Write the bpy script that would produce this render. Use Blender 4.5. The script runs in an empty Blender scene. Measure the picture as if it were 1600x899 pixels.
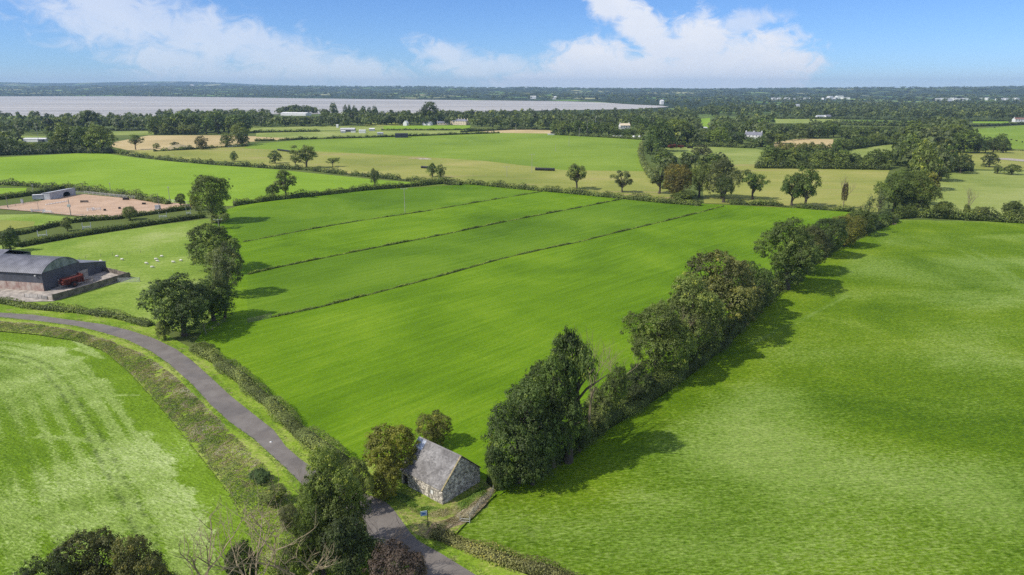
import bpy, bmesh, math, random
import numpy as np
from mathutils import Vector, Matrix
from mathutils.geometry import delaunay_2d_cdt

SC = bpy.context.scene
COL = SC.collection
RAD = math.radians

# ------------------------------------------------------------------ camera
CAM_H = 60.0
FPX = 1600 * 24 / 36.0
PITCH = math.atan(311.5 / FPX)
cd = bpy.data.cameras.new('camera')
cd.lens = 24; cd.sensor_width = 36; cd.clip_start = 0.5; cd.clip_end = 60000
cam = bpy.data.objects.new('camera', cd); COL.objects.link(cam)
cam.location = (0, 0, CAM_H); cam.rotation_euler = (math.pi / 2 - PITCH, 0, 0)
SC.camera = cam

# ------------------------------------------------------------------ light and sky
SUN_EL = RAD(47); SUN_DIR = Vector((-0.92, -0.39, 0)).normalized()      # where the sun stands (horizontal)
sd = bpy.data.lights.new('sun', 'SUN'); sd.energy = 4.2; sd.angle = RAD(0.6); sd.color = (1.0, 0.95, 0.87)
sun = bpy.data.objects.new('sun', sd); COL.objects.link(sun)
to_sun = Vector((SUN_DIR.x * math.cos(SUN_EL), SUN_DIR.y * math.cos(SUN_EL), math.sin(SUN_EL)))
sun.rotation_euler = to_sun.to_track_quat('Z', 'Y').to_euler(); sun.location = (0, 0, 200)
SC.view_settings.view_transform = 'Standard'; SC.view_settings.look = 'None'
SC.view_settings.exposure = 0.10; SC.view_settings.gamma = 1.0
SC.cycles.use_denoising = False
SC.cycles.max_bounces = 5; SC.cycles.diffuse_bounces = 2; SC.cycles.transparent_max_bounces = 4
SC.cycles.volume_bounces = 0

W = bpy.data.worlds.new('World'); SC.world = W; W.use_nodes = True
nt = W.node_tree; nt.nodes.clear()
class NB:
    """tiny helper that writes node maths"""
    def __init__(s, nt): s.nt = nt
    def n(s, t, **k):
        x = s.nt.nodes.new(t)
        for a, b in k.items(): setattr(x, a, b)
        return x
    def put(s, sock, v):
        if isinstance(v, bpy.types.NodeSocket): s.nt.links.new(v, sock)
        else: sock.default_value = v
    def m(s, op, a, b=0.0, c=0.0, clamp=False):
        x = s.n('ShaderNodeMath', operation=op, use_clamp=clamp)
        s.put(x.inputs[0], a); s.put(x.inputs[1], b); s.put(x.inputs[2], c); return x.outputs[0]
    def mix(s, f, a, b, blend='MIX'):
        x = s.n('ShaderNodeMix', data_type='RGBA', blend_type=blend)
        s.put(x.inputs[0], f); s.put(x.inputs[6], a if isinstance(a, bpy.types.NodeSocket) else (*a, 1)[:4])
        s.put(x.inputs[7], b if isinstance(b, bpy.types.NodeSocket) else (*b, 1)[:4]); return x.outputs[2]
    def noise(s, vec, scale, detail=4, rough=0.55, dist=0.0):
        x = s.n('ShaderNodeTexNoise'); s.put(x.inputs['Vector'], vec); x.inputs['Scale'].default_value = scale
        x.inputs['Detail'].default_value = detail; x.inputs['Roughness'].default_value = rough
        x.inputs['Distortion'].default_value = dist; return x.outputs[0]
    def ramp(s, f, stops, interp='LINEAR'):
        x = s.n('ShaderNodeValToRGB'); x.color_ramp.interpolation = interp
        e = x.color_ramp.elements
        while len(e) < len(stops): e.new(0.5)
        for i, (p, c) in enumerate(stops):
            e[i].position = p; e[i].color = (*c, 1) if len(c) == 3 else c
        s.put(x.inputs[0], f); return x.outputs[0]
    def smooth(s, v, a, b):
        x = s.n('ShaderNodeMapRange', interpolation_type='SMOOTHSTEP'); s.put(x.inputs[0], v)
        x.inputs[1].default_value = a; x.inputs[2].default_value = b; return x.outputs[0]
    def comb(s, x, y, z=0.0):
        n = s.n('ShaderNodeCombineXYZ'); s.put(n.inputs[0], x); s.put(n.inputs[1], y); s.put(n.inputs[2], z); return n.outputs[0]
B = NB(nt)
sky = B.n('ShaderNodeTexSky', sky_type='NISHITA'); sky.sun_disc = False
sky.sun_elevation = SUN_EL; sky.sun_rotation = math.atan2(SUN_DIR.x, SUN_DIR.y)
sky.air_density = 1.0; sky.dust_density = 0.0; sky.ozone_density = 5.0; sky.altitude = 1500
tc = B.n('ShaderNodeTexCoord'); sep = B.n('ShaderNodeSeparateXYZ'); nt.links.new(tc.outputs['Generated'], sep.inputs[0])
az = B.m('DEGREES', B.m('ARCTAN2', sep.outputs[0], sep.outputs[1]))
el = B.m('DEGREES', B.m('ARCSINE', sep.outputs[2]))
nv = B.comb(az, B.m('MULTIPLY', el, 1.6))
n_big = B.noise(nv, 0.16, 9, 0.6, 0.4)
n_fine = B.noise(nv, 0.55, 9, 0.62, 0.7)
def azel(px, py):
    x = (px - 800) / FPX; y = (449.5 - py) / FPX
    d = Vector((x, math.cos(PITCH) + y * math.sin(PITCH), -math.sin(PITCH) + y * math.cos(PITCH))).normalized()
    return math.degrees(math.atan2(d.x, d.y)), math.degrees(math.asin(d.z))
def blob(px, py, rx, ry, rot=0):
    """soft ellipse of cloud, as direction on the sky"""
    a, e = azel(px, py); ra = rx / 19.0; re = ry / 18.5; c, s_ = math.cos(RAD(rot)), math.sin(RAD(rot))
    da = B.m('SUBTRACT', az, a); de = B.m('SUBTRACT', el, e)
    u = B.m('DIVIDE', B.m('ADD', B.m('MULTIPLY', da, c), B.m('MULTIPLY', de, s_)), ra)
    v = B.m('DIVIDE', B.m('SUBTRACT', B.m('MULTIPLY', de, c), B.m('MULTIPLY', da, s_)), re)
    return B.m('SUBTRACT', 1.0, B.m('SQRT', B.m('ADD', B.m('MULTIPLY', u, u), B.m('MULTIPLY', v, v))))
def union(bs):
    r = bs[0]
    for b in bs[1:]:
        x = B.n('ShaderNodeMath', operation='SMOOTH_MAX'); B.put(x.inputs[0], r); B.put(x.inputs[1], b)
        x.inputs[2].default_value = 0.15; r = x.outputs[0]
    return r
big = union([blob(1185, 105, 95, 60), blob(1090, 75, 60, 55), blob(1010, 50, 85, 32, -38), blob(950, 5, 45, 28, -30),
             blob(925, 95, 75, 42), blob(1010, 120, 260, 42), blob(870, 130, 130, 26), blob(1130, 125, 130, 40)])
dn = B.m('MULTIPLY', B.m('SUBTRACT', n_fine, 0.5), 1.3)
m_big = B.m('MULTIPLY', 0.97, B.smooth(B.m('ADD', big, dn), -0.04, 0.5))
thin = union([blob(190, 25, 130, 55, -8), blob(330, 60, 170, 42, -12), blob(280, 95, 110, 26, -8), blob(440, 90, 150, 42, -16),
              blob(560, 118, 110, 34, -12), blob(360, 120, 170, 26, 0), blob(700, 85, 60, 22, -15),
              blob(760, 105, 120, 22, 0), blob(1165, 35, 55, 18, 8)])
m_thin = B.m('MULTIPLY', B.smooth(B.m('ADD', thin, B.m('MULTIPLY', B.m('SUBTRACT', n_fine, 0.5), 1.9)), -0.15, 0.75), 0.66)
# clouds go on over the unseen sky, cover widened for more, whiter fill light
out1 = B.smooth(el, 10, 16); out2 = B.smooth(B.m('ABSOLUTE', az), 42, 52)
m_out = B.m('MULTIPLY', B.m('MAXIMUM', out1, out2), B.m('MULTIPLY', B.smooth(n_big, 0.43, 0.60), 0.9))
mask = B.m('MAXIMUM', B.m('MAXIMUM', m_big, m_thin), m_out)
hor = B.m('MULTIPLY', B.smooth(el, 1.6, -0.3), 0.45)                     # pale air low on the horizon
mask = B.m('MAXIMUM', mask, hor)
skyc = B.mix(1.0, sky.outputs[0], (0.70, 0.93, 1.30), 'MULTIPLY')
ccol = B.mix(B.m('MULTIPLY', B.smooth(n_big, 0.3, 0.7), 1.0), (7.6, 8.1, 9.2), (8.7, 8.9, 9.5))
bg = B.n('ShaderNodeBackground'); bg.inputs[1].default_value = 0.098
nt.links.new(B.mix(mask, skyc, ccol), bg.inputs[0])
wo = B.n('ShaderNodeOutputWorld'); nt.links.new(bg.outputs[0], wo.inputs[0])

# ------------------------------------------------------------------ helpers: photo geometry -> ground metres
def slope(py):
    y = (449.5 - py) / FPX
    return (-math.sin(PITCH) + y * math.cos(PITCH)) / (math.cos(PITCH) + y * math.sin(PITCH))
def G(px, py, z=0.0):
    x = (px - 800) / FPX; y = (449.5 - py) / FPX
    dy = math.cos(PITCH) + y * math.sin(PITCH); dz = -math.sin(PITCH) + y * math.cos(PITCH)
    t = (z - CAM_H) / dz
    return Vector((x * t, dy * t, z))
def GG(pts): return [G(a, b) for a, b in pts]
def top_z(gy, ty): return CAM_H + slope(ty) * gy
def px_scale(gy, z=0.0): return (gy * math.cos(PITCH) + (CAM_H - z) * math.sin(PITCH)) / FPX      # metres per photo pixel

def tag(o, label=None, cat=None, group=None, kind=None):
    if label: o['label'] = label
    if cat: o['category'] = cat
    if group: o['group'] = group
    if kind: o['kind'] = kind
    return o
def empty(name, loc, rz, label, cat, group=None):
    o = bpy.data.objects.new(name, None); COL.objects.link(o); o.location = loc; o.rotation_euler = (0, 0, rz)
    o.empty_display_size = 0.5
    return tag(o, label, cat, group)
def link(name, me, parent=None, mats=None):
    o = bpy.data.objects.new(name, me); COL.objects.link(o)
    if parent: o.parent = parent
    return o
def np_mesh(name, V, F, mats, tint=None, midx=None):
    me = bpy.data.meshes.new(name); V = np.asarray(V, np.float32); F = np.asarray(F, np.int32); k = F.shape[1]
    me.vertices.add(len(V)); me.vertices.foreach_set('co', V.ravel())
    me.loops.add(F.size); me.loops.foreach_set('vertex_index', F.ravel())
    me.polygons.add(len(F)); me.polygons.foreach_set('loop_start', np.arange(0, F.size, k, dtype=np.int32))
    try: me.polygons.foreach_set('loop_total', np.full(len(F), k, np.int32))
    except Exception: pass
    if midx is not None: me.polygons.foreach_set('material_index', np.asarray(midx, np.int32))
    for m in (mats if isinstance(mats, (list, tuple)) else [mats]): me.materials.append(m)
    if tint is not None:
        a = me.attributes.new('tint', 'FLOAT', 'FACE'); a.data.foreach_set('value', np.asarray(tint, np.float32))
    me.update(calc_edges=True); me.validate(); return me

class MB:
    """collects boxes, tubes and polygons and links them as ONE mesh"""
    def __init__(s): s.v = []; s.f = []; s.t = []
    def poly(s, pts, t=0.5):
        b = len(s.v); s.v += [tuple(p) for p in pts]; s.f.append(tuple(range(b, b + len(pts)))); s.t.append(t)
    def hexa(s, p, t=0.5):                                             # 8 points: bottom 4, top 4 (ccw)
        b = len(s.v); s.v += [tuple(q) for q in p]
        for f in ((3, 2, 1, 0), (4, 5, 6, 7), (0, 1, 5, 4), (1, 2, 6, 5), (2, 3, 7, 6), (3, 0, 4, 7)):
            s.f.append(tuple(b + i for i in f)); s.t.append(t)
    def box(s, x0, x1, y0, y1, z0, z1, t=0.5, M=None):
        p = [(x0, y0, z0), (x1, y0, z0), (x1, y1, z0), (x0, y1, z0), (x0, y0, z1), (x1, y0, z1), (x1, y1, z1), (x0, y1, z1)]
        if M is not None: p = [M @ Vector(q) for q in p]
        s.hexa(p, t)
    def tube(s, p0, p1, r0, r1=None, n=6, t=0.5, cap=True):
        r1 = r0 if r1 is None else r1
        p0 = Vector(p0); p1 = Vector(p1); d = (p1 - p0)
        if d.length < 1e-6: return
        d.normalize(); a = d.orthogonal().normalized(); c = d.cross(a); b = len(s.v)
        for p, r in ((p0, r0), (p1, r1)):
            for i in range(n):
                an = 2 * math.pi * i / n; s.v.append(tuple(p + (a * math.cos(an) + c * math.sin(an)) * r))
        for i in range(n):
            j = (i + 1) % n; s.f.append((b + i, b + j, b + n + j, b + n + i)); s.t.append(t)
        if cap:
            s.f.append(tuple(b + n + i for i in range(n))); s.t.append(t)
            s.f.append(tuple(b + n - 1 - i for i in range(n))); s.t.append(t)
    def path(s, pts, radii, n=6, t=0.5):
        for i in range(len(pts) - 1): s.tube(pts[i], pts[i + 1], radii[i], radii[i + 1], n, t, cap=(i == len(pts) - 2))
    def mesh(s, name, mat, smooth=False):
        me = bpy.data.meshes.new(name); me.from_pydata(s.v, [], s.f); me.materials.append(mat)
        a = me.attributes.new('tint', 'FLOAT', 'FACE'); a.data.foreach_set('value', s.t)
        if smooth: me.polygons.foreach_set('use_smooth', [True] * len(s.f))
        me.update(); return me
    def build(s, name, mat, parent=None, smooth=False): return link(name, s.mesh(name, mat, smooth), parent)

# ------------------------------------------------------------------ materials
def new_mat(name):
    m = bpy.data.materials.new(name); m.use_nodes = True; t = m.node_tree; t.nodes.clear(); b = NB(t)
    out = b.n('ShaderNodeOutputMaterial'); p = b.n('ShaderNodeBsdfPrincipled'); t.links.new(p.outputs[0], out.inputs[0])
    p.inputs['Specular IOR Level'].default_value = 0.3
    return m, b, p, out
def bump(b, p, h, strength, dist):
    x = b.n('ShaderNodeBump'); x.inputs['Strength'].default_value = strength; x.inputs['Distance'].default_value = dist
    b.put(x.inputs['Height'], h); b.nt.links.new(x.outputs[0], p.inputs['Normal'])
def world_pos(b): return b.n('ShaderNodeNewGeometry').outputs['Position']
def obj_pos(b): return b.n('ShaderNodeTexCoord').outputs['Object']
def tint_of(b):
    a = b.n('ShaderNodeAttribute'); a.attribute_name = 'tint'; return a.outputs['Fac']

def plain(name, col, rough=0.7, var=0.25, scale=3.0, metal=0.0, tintv=0.0, bmp=0.0, col2=None, spec=0.3):
    m, b, p, o = new_mat(name); v = obj_pos(b)
    n = b.noise(v, scale, 6, 0.6)
    c2 = col2 or tuple(x * (1 - var * 1.6) for x in col); c1 = tuple(min(1, x * (1 + var * 0.6)) for x in col)
    c = b.mix(b.smooth(n, 0.32, 0.68), c2, c1)
    if tintv:
        f = b.m('MULTIPLY_ADD', tint_of(b), 2 * tintv, 1 - tintv); c = b.mix(1.0, c, b.comb(f, f, f), 'MULTIPLY')
    b.put(p.inputs['Base Color'], c); p.inputs['Roughness'].default_value = rough; p.inputs['Metallic'].default_value = metal
    p.inputs['Specular IOR Level'].default_value = spec
    if bmp: bump(b, p, b.noise(v, scale * 6, 5), 0.6, bmp)
    return m

def foliage_mat(name='foliage', use_ramp=None):
    m, b, p, out = new_mat(name)
    t = tint_of(b)
    if use_ramp: c = b.ramp(t, use_ramp)
    else:
        oi = b.n('ShaderNodeObjectInfo'); f = b.m('MULTIPLY_ADD', t, 2.1, 0.52)
        c = b.mix(1.0, oi.outputs['Color'], b.comb(f, f, b.m('MULTIPLY', f, 0.72)), 'MULTIPLY')
        # the yellower leaves of a clump
        c = b.mix(b.smooth(t, 0.75, 1.1), c, b.mix(1.0, c, (1.5, 1.25, 0.8), 'MULTIPLY'))
    b.put(p.inputs['Base Color'], c); p.inputs['Roughness'].default_value = 0.55; p.inputs['Specular IOR Level'].default_value = 0.35
    tr = b.n('ShaderNodeBsdfTranslucent'); b.put(tr.inputs[0], b.mix(1.0, c, (1.5, 1.5, 0.7), 'MULTIPLY'))
    mx = b.n('ShaderNodeMixShader'); mx.inputs[0].default_value = 0.34
    b.nt.links.new(p.outputs[0], mx.inputs[1]); b.nt.links.new(tr.outputs[0], mx.inputs[2]); b.nt.links.new(mx.outputs[0], out.inputs[0])
    return m
M_LEAF = foliage_mat()
M_SCRUB = foliage_mat('scrub_leaves', [(0.0, (0.07, 0.10, 0.03)), (0.3, (0.14, 0.18, 0.055)), (0.52, (0.22, 0.25, 0.09)),
                                       (0.70, (0.30, 0.24, 0.14)), (0.88, (0.38, 0.31, 0.20)), (1.0, (0.50, 0.46, 0.33))])
M_BARK = plain('bark', (0.13, 0.105, 0.08), 0.9, 0.35, 2.0, bmp=0.03)
M_DEAD = plain('dead_wood', (0.34, 0.27, 0.165), 0.85, 0.3, 1.5, bmp=0.01)

def grass_mat(name, c0, c1, c2, ang=0.0, streak=(0.09, 0.6), patch=0.02, contrast=1.0, tuft=1.0, pale=None, bumpd=0.12, dirt=None, swath=1.0):
    """grass: big soft patches, streaks along the mowing direction, fine tufts with relief"""
    m, b, p, o = new_mat(name); pos = world_pos(b)
    mp = b.n('ShaderNodeMapping'); mp.vector_type = 'TEXTURE'; mp.inputs['Rotation'].default_value = (0, 0, ang); b.put(mp.inputs[0], pos)
    sp = b.n('ShaderNodeSeparateXYZ'); b.put(sp.inputs[0], mp.outputs[0])
    sv = b.comb(b.m('MULTIPLY', sp.outputs[0], streak[0]), b.m('MULTIPLY', sp.outputs[1], streak[1]))
    n1 = b.noise(pos, patch, 5, 0.55, 0.6); n2 = b.noise(sv, 1.0, 7, 0.6, 0.3); n3 = b.noise(sv, 4.0, 4, 0.6, 0.5); n4 = b.noise(pos, 1.6, 5, 0.7)
    s = b.m('ADD', b.m('MULTIPLY', b.m('SUBTRACT', n1, 0.5), 2.3 * contrast), b.m('MULTIPLY', b.m('SUBTRACT', n2, 0.5), 0.75 * contrast))
    s = b.m('ADD', s, b.m('MULTIPLY', b.m('SUBTRACT', n3, 0.5), 0.9 * tuft)); s = b.m('ADD', s, b.m('MULTIPLY', b.m('SUBTRACT', n4, 0.5), 0.7 * tuft))
    s = b.m('ADD', s, 0.5)
    c = b.ramp(s, [(0.12, c0), (0.5, c1), (0.9, c2)])
    n5 = b.noise(b.comb(b.m('MULTIPLY', sp.outputs[0], 1.1), b.m('MULTIPLY', sp.outputs[1], 3.2)), 1.0, 3, 0.7)
    g5 = b.m('ADD', 1.0, b.m('MULTIPLY', b.m('SUBTRACT', n5, 0.5), 1.7 * tuft * 0.8))
    swa = b.m('MULTIPLY', b.m('SINE', b.m('ADD', b.m('MULTIPLY', sp.outputs[1], 1.7), b.m('MULTIPLY', n1, 5.0))), 0.035 * swath)
    g5 = b.m('ADD', g5, swa)
    if dirt: c = b.mix(b.m('MULTIPLY', b.smooth(b.noise(sv, 0.7, 5, 0.6), 0.56, 0.7), 0.7), c, dirt)
    if pale:
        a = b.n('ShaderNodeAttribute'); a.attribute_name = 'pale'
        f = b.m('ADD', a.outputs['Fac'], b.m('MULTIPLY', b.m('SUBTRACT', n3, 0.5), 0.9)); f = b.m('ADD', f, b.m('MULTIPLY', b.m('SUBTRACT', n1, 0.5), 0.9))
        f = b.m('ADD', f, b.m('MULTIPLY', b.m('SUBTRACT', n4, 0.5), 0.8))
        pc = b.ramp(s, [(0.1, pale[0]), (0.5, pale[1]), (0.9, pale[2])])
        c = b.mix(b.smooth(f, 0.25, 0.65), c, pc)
        d = b.n('ShaderNodeAttribute'); d.attribute_name = 'track'
        fd = b.m('MULTIPLY', d.outputs['Fac'], b.smooth(b.noise(pos, 0.5, 5, 0.7), 0.42, 0.58))
        c = b.mix(b.m('MULTIPLY', fd, 0.8), c, (0.03, 0.055, 0.012))
    c = b.mix(1.0, c, b.comb(b.m('MULTIPLY', g5, 1.10), b.m('MULTIPLY', g5, 0.97), b.m('MULTIPLY', g5, 1.3)), 'MULTIPLY')
    b.put(p.inputs['Base Color'], c); p.inputs['Roughness'].default_value = 0.85; p.inputs['Specular IOR Level'].default_value = 0.06
    h = b.m('ADD', b.m('MULTIPLY', n4, 1.0), b.m('MULTIPLY', n3, 1.4)); bump(b, p, h, 0.7 * tuft, bumpd)
    return m

# ------------------------------------------------------------------ ground: one sheet to the horizon
def smooth01(x): x = np.clip(x, 0, 1); return x * x * (3 - 2 * x)
def lowfreq(x, y, seed, f):
    r = np.random.RandomState(seed); s = 0
    for i in range(6):
        a = r.uniform(0, 6.28); k = f * r.uniform(0.6, 2.2); s = s + np.sin(x * k * math.cos(a) + y * k * math.sin(a) + r.uniform(0, 6.28))
    return s / 3.0
def terrain(x, y):
    r = np.hypot(x, y); a = np.degrees(np.arctan2(x, y))
    crest = np.interp(a, [-60, -37, -25, -12, -4, 5, 15, 25, 33, 38, 60], [84, 86, 88, 84, 64, 50, 46, 55, 62, 82, 90])
    start = np.interp(a, [-60, -37, -10, 0, 12, 60], [6600, 6500, 5100, 4000, 3900, 4000])
    h = crest * smooth01((r - start) / 5000.0)
    h = h + 7 * lowfreq(x, y, 3, 0.0022) * smooth01((r - start) / 2500)
    mt = np.exp(-((a + 27) / 7.5) ** 2) * 190 + np.exp(-((a + 37) / 4.0) ** 2) * 140 + np.exp(-((a + 15) / 6.0) ** 2) * 90
    h = np.maximum(h, mt * smooth01((r - 13500) / 2500) * (1 + 0.12 * lowfreq(x, y, 9, 0.0012)))
    return h
rr = np.concatenate([[1, 20, 60, 120, 200, 320, 480, 700, 1000, 1400, 1900, 2500, 3100], np.arange(3600, 17600, 180)])
aa = np.concatenate([np.arange(-60, 60, 0.5), np.arange(60, 300, 6)])
RR, AA = np.meshgrid(rr, np.radians(aa), indexing='ij')
X = RR * np.sin(AA); Y = RR * np.cos(AA); Z = terrain(X, Y) - 0.03
na = len(aa); V = np.stack([X, Y, Z], -1).reshape(-1, 3)
i, j = np.meshgrid(np.arange(len(rr) - 1), np.arange(na), indexing='ij'); j2 = (j + 1) % na
F = np.stack([i * na + j, i * na + j2, (i + 1) * na + j2, (i + 1) * na + j], -1).reshape(-1, 4)
V = np.vstack([V, [[0, 0, -0.03]]])
m, b, p, o = new_mat('far_ground'); pos = world_pos(b)
n1 = b.noise(pos, 0.012, 5, 0.55, 0.3)
mpv = b.n('ShaderNodeMapping'); mpv.inputs['Scale'].default_value = (1, .4, 1); b.put(mpv.inputs[0], pos); vpos = mpv.outputs[0]
vo = b.n('ShaderNodeTexVoronoi'); vo.inputs['Scale'].default_value = 0.0045; b.put(vo.inputs['Vector'], vpos)
vs = b.n('ShaderNodeSeparateColor'); b.put(vs.inputs[0], vo.outputs['Color'])
fields = b.ramp(vs.outputs[0], [(0.0, (0.14, 0.24, 0.05)), (0.35, (0.22, 0.30, 0.08)), (0.6, (0.07, 0.12, 0.035)), (0.8, (0.32, 0.32, 0.14)), (1.0, (0.15, 0.26, 0.05))], 'CONSTANT')
ve = b.n('ShaderNodeTexVoronoi'); ve.feature = 'DISTANCE_TO_EDGE'; ve.inputs['Scale'].default_value = 0.0045; b.put(ve.inputs['Vector'], vpos)
hedg = b.smooth(ve.outputs[0], 0.16, 0.08)
wood = b.smooth(b.noise(vpos, 0.0022, 5, 0.6, 0.5), 0.45, 0.48)
c = b.mix(b.m('MAXIMUM', hedg, wood), fields, (0.030, 0.045, 0.018))
spn = b.n('ShaderNodeVectorMath', operation='LENGTH'); b.put(spn.inputs[0], pos)
c = b.mix(b.smooth(spn.outputs['Value'], 1300, 2200), b.ramp(n1, [(0.3, (0.085, 0.12, 0.03)), (0.7, (0.14, 0.17, 0.045))]), c)
b.put(p.inputs['Base Color'], c); p.inputs['Roughness'].default_value = 0.9; p.inputs['Specular IOR Level'].default_value = 0.05
ctr = len(V) - 1
me = np_mesh('ground', V, F, m)
tag(link('ground', me), kind='structure')

def sheet(name, pts, z, mat, kind='structure'):
    """flat polygon (world xy) triangulated"""
    P2 = [Vector((p[0], p[1])) for p in pts]
    vs_, es, fs, *_ = delaunay_2d_cdt(P2, [], [list(range(len(P2)))], 1, 1e-4)
    me = bpy.data.meshes.new(name); me.from_pydata([(q.x, q.y, z) for q in vs_], [], [list(f) for f in fs]); me.materials.append(mat)
    me.update()
    if len(me.polygons) and me.polygons[0].normal.z < 0: me.flip_normals()
    o_ = link(name, me); tag(o_, kind=kind); return o_
def psheet(name, px, z, mat): return sheet(name, [G(a, b_) for a, b_ in px], z, mat)

def seg_dist(P, A, B_):
    d = B_ - A; t = np.clip(((P - A) @ d) / (d @ d), 0, 1); return np.linalg.norm(P - (A + t[:, None] * d), axis=1)
def pl_dist(P, pl):
    pl = np.array([[q[0], q[1]] for q in pl]); r = np.full(len(P), 1e9)
    for k in range(len(pl) - 1): r = np.minimum(r, seg_dist(P, pl[k], pl[k + 1]))
    return r
def inside(P, poly):
    poly = np.array([[q[0], q[1]] for q in poly]); x, y = P[:, 0], P[:, 1]; r = np.zeros(len(P), bool); k = len(poly) - 1
    for i_ in range(len(poly)):
        xi, yi = poly[i_]; xj, yj = poly[k]
        c_ = ((yi > y) != (yj > y)) & (x < (xj - xi) * (y - yi) / (yj - yi + 1e-12) + xi); r ^= c_; k = i_
    return r
def grid_sheet(name, poly, step, z, mat, attrs):
    """field sheet as a fine grid carrying per-vertex attributes (distance to its edge, tracks)"""
    P = np.array([[q[0], q[1]] for q in poly]); x0, y0 = P.min(0); x1, y1 = P.max(0)
    xs = np.arange(x0, x1 + step, step); ys = np.arange(y0, y1 + step, step); nx, ny = len(xs), len(ys)
    XX, YY = np.meshgrid(xs, ys); Q = np.stack([XX.ravel(), YY.ravel()], 1)
    i_, j_ = np.meshgrid(np.arange(nx - 1), np.arange(ny - 1)); i_ = i_.ravel(); j_ = j_.ravel(); a_ = j_ * nx + i_
    cen = Q[a_] + step / 2; ok = inside(cen, poly); a_ = a_[ok]
    F_ = np.stack([a_, a_ + 1, a_ + nx + 1, a_ + nx], 1); used = np.unique(F_); re = np.full(len(Q), -1); re[used] = np.arange(len(used))
    Q = Q[used]; F_ = re[F_]; me_ = np_mesh(name, np.c_[Q, np.full(len(Q), z)], F_, mat)
    for k, fn in attrs.items():
        at = me_.attributes.new(k, 'FLOAT', 'POINT'); at.data.foreach_set('value', np.asarray(fn(Q), np.float32))
    o_ = link(name, me_); tag(o_, kind='structure'); return o_

def ang_of(p, q):
    a_, b_ = G(*p), G(*q); return math.atan2(b_.y - a_.y, b_.x - a_.x)
LAKE_PX = [(-500, 181), (0, 181), (120, 183), (240, 182), (400, 179), (640, 178), (800, 174), (1000, 170.5), (1045, 167.2), (1035, 165.6), (990, 163.8), (940, 160.5), (880, 158.5), (700, 156.5), (560, 155), (400, 153), (250, 151), (100, 149.7), (0, 149.5), (-500, 149.5)]
m, b, p, o = new_mat('lake_water'); pos = world_pos(b)
mp = b.n('ShaderNodeMapping'); mp.inputs['Scale'].default_value = (0.12, 1.0, 1); b.put(mp.inputs[0], pos)
n1 = b.noise(mp.outputs[0], 0.006, 5, 0.6)
b.put(p.inputs['Base Color'], b.mix(b.smooth(n1, 0.35, 0.65), (0.34, 0.32, 0.28), (0.50, 0.465, 0.41))); p.inputs['Roughness'].default_value = 0.5
p.inputs['Specular IOR Level'].default_value = 0.3
bump(b, p, b.noise(pos, 0.35, 4, 0.6), 0.5, 0.35)
psheet('lake', LAKE_PX, 0.35, m)

# field colours (sunlit grass is saturated here)
MOW = ang_of((430, 496), (1040, 346))
g_main = grass_mat('meadow_grass', (0.058, 0.140, 0.003), (0.108, 0.228, 0.005), (0.185, 0.325, 0.014), MOW, (0.022, 0.34), 0.018, 0.62, 0.65, swath=.7)
g_main2 = grass_mat('meadow_grass_deep', (0.054, 0.13, 0.004), (0.098, 0.208, 0.007), (0.158, 0.285, 0.016), MOW, (0.022, 0.34), 0.018, 0.55, 0.6, swath=.7)
g_right = grass_mat('lush_field_grass', (0.056, 0.13, 0.003), (0.112, 0.218, 0.005), (0.205, 0.32, 0.018), RAD(8), (0.22, 0.75), 0.03, 0.6, 1.35,
                    pale=((0.085, 0.175, 0.012), (0.155, 0.275, 0.028), (0.25, 0.375, 0.065)), bumpd=0.22)
g_left = grass_mat('mown_field_grass', (0.08, 0.17, 0.006), (0.128, 0.245, 0.009), (0.19, 0.335, 0.025), RAD(-25), (0.35, 0.8), 0.03, 0.8, 1.2,
                   pale=((0.115, 0.21, 0.018), (0.225, 0.355, 0.055), (0.39, 0.53, 0.15)), bumpd=0.2)
g_bright = grass_mat('bright_grass', (0.13, 0.26, 0.012), (0.19, 0.34, 0.02), (0.25, 0.41, 0.035), RAD(5), (0.02, 0.12), 0.01, 0.6, 0.4)
g_green = grass_mat('green_grass', (0.125, 0.225, 0.018), (0.17, 0.285, 0.022), (0.22, 0.34, 0.035), RAD(0), (0.02, 0.1), 0.01, 0.6, 0.4)
g_olive = grass_mat('olive_stubble_grass', (0.18, 0.24, 0.035), (0.25, 0.30, 0.05), (0.33, 0.35, 0.08), RAD(0), (0.012, 0.16), 0.012, 0.8, 0.4, dirt=(0.34, 0.27, 0.12))
g_olive2 = grass_mat('pasture_grass', (0.16, 0.24, 0.035), (0.23, 0.31, 0.055), (0.30, 0.37, 0.09), RAD(0), (0.02, 0.12), 0.014, 0.8, 0.5)
g_tan = grass_mat('straw_stubble', (0.34, 0.30, 0.10), (0.44, 0.39, 0.14), (0.53, 0.47, 0.19), RAD(0), (0.02, 0.14), 0.012, 0.6, 0.4)
g_pad = grass_mat('paddock_grass', (0.13, 0.24, 0.02), (0.20, 0.32, 0.035), (0.30, 0.40, 0.09), RAD(10), (0.2, 0.5), 0.03, 0.8, 1.1)
g_verge = grass_mat('verge_grass', (0.11, 0.22, 0.012), (0.19, 0.32, 0.02), (0.30, 0.38, 0.07), 0.0, (0.5, 0.7), 0.06, 0.9, 1.2, dirt=(0.26, 0.22, 0.10))
g_waste = grass_mat('dry_rough_grass', (0.12, 0.13, 0.035), (0.24, 0.21, 0.10), (0.38, 0.33, 0.20), 0.0, (0.6, 0.7), 0.09, 0.9, 1.4, dirt=(0.15, 0.21, 0.04))

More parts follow.
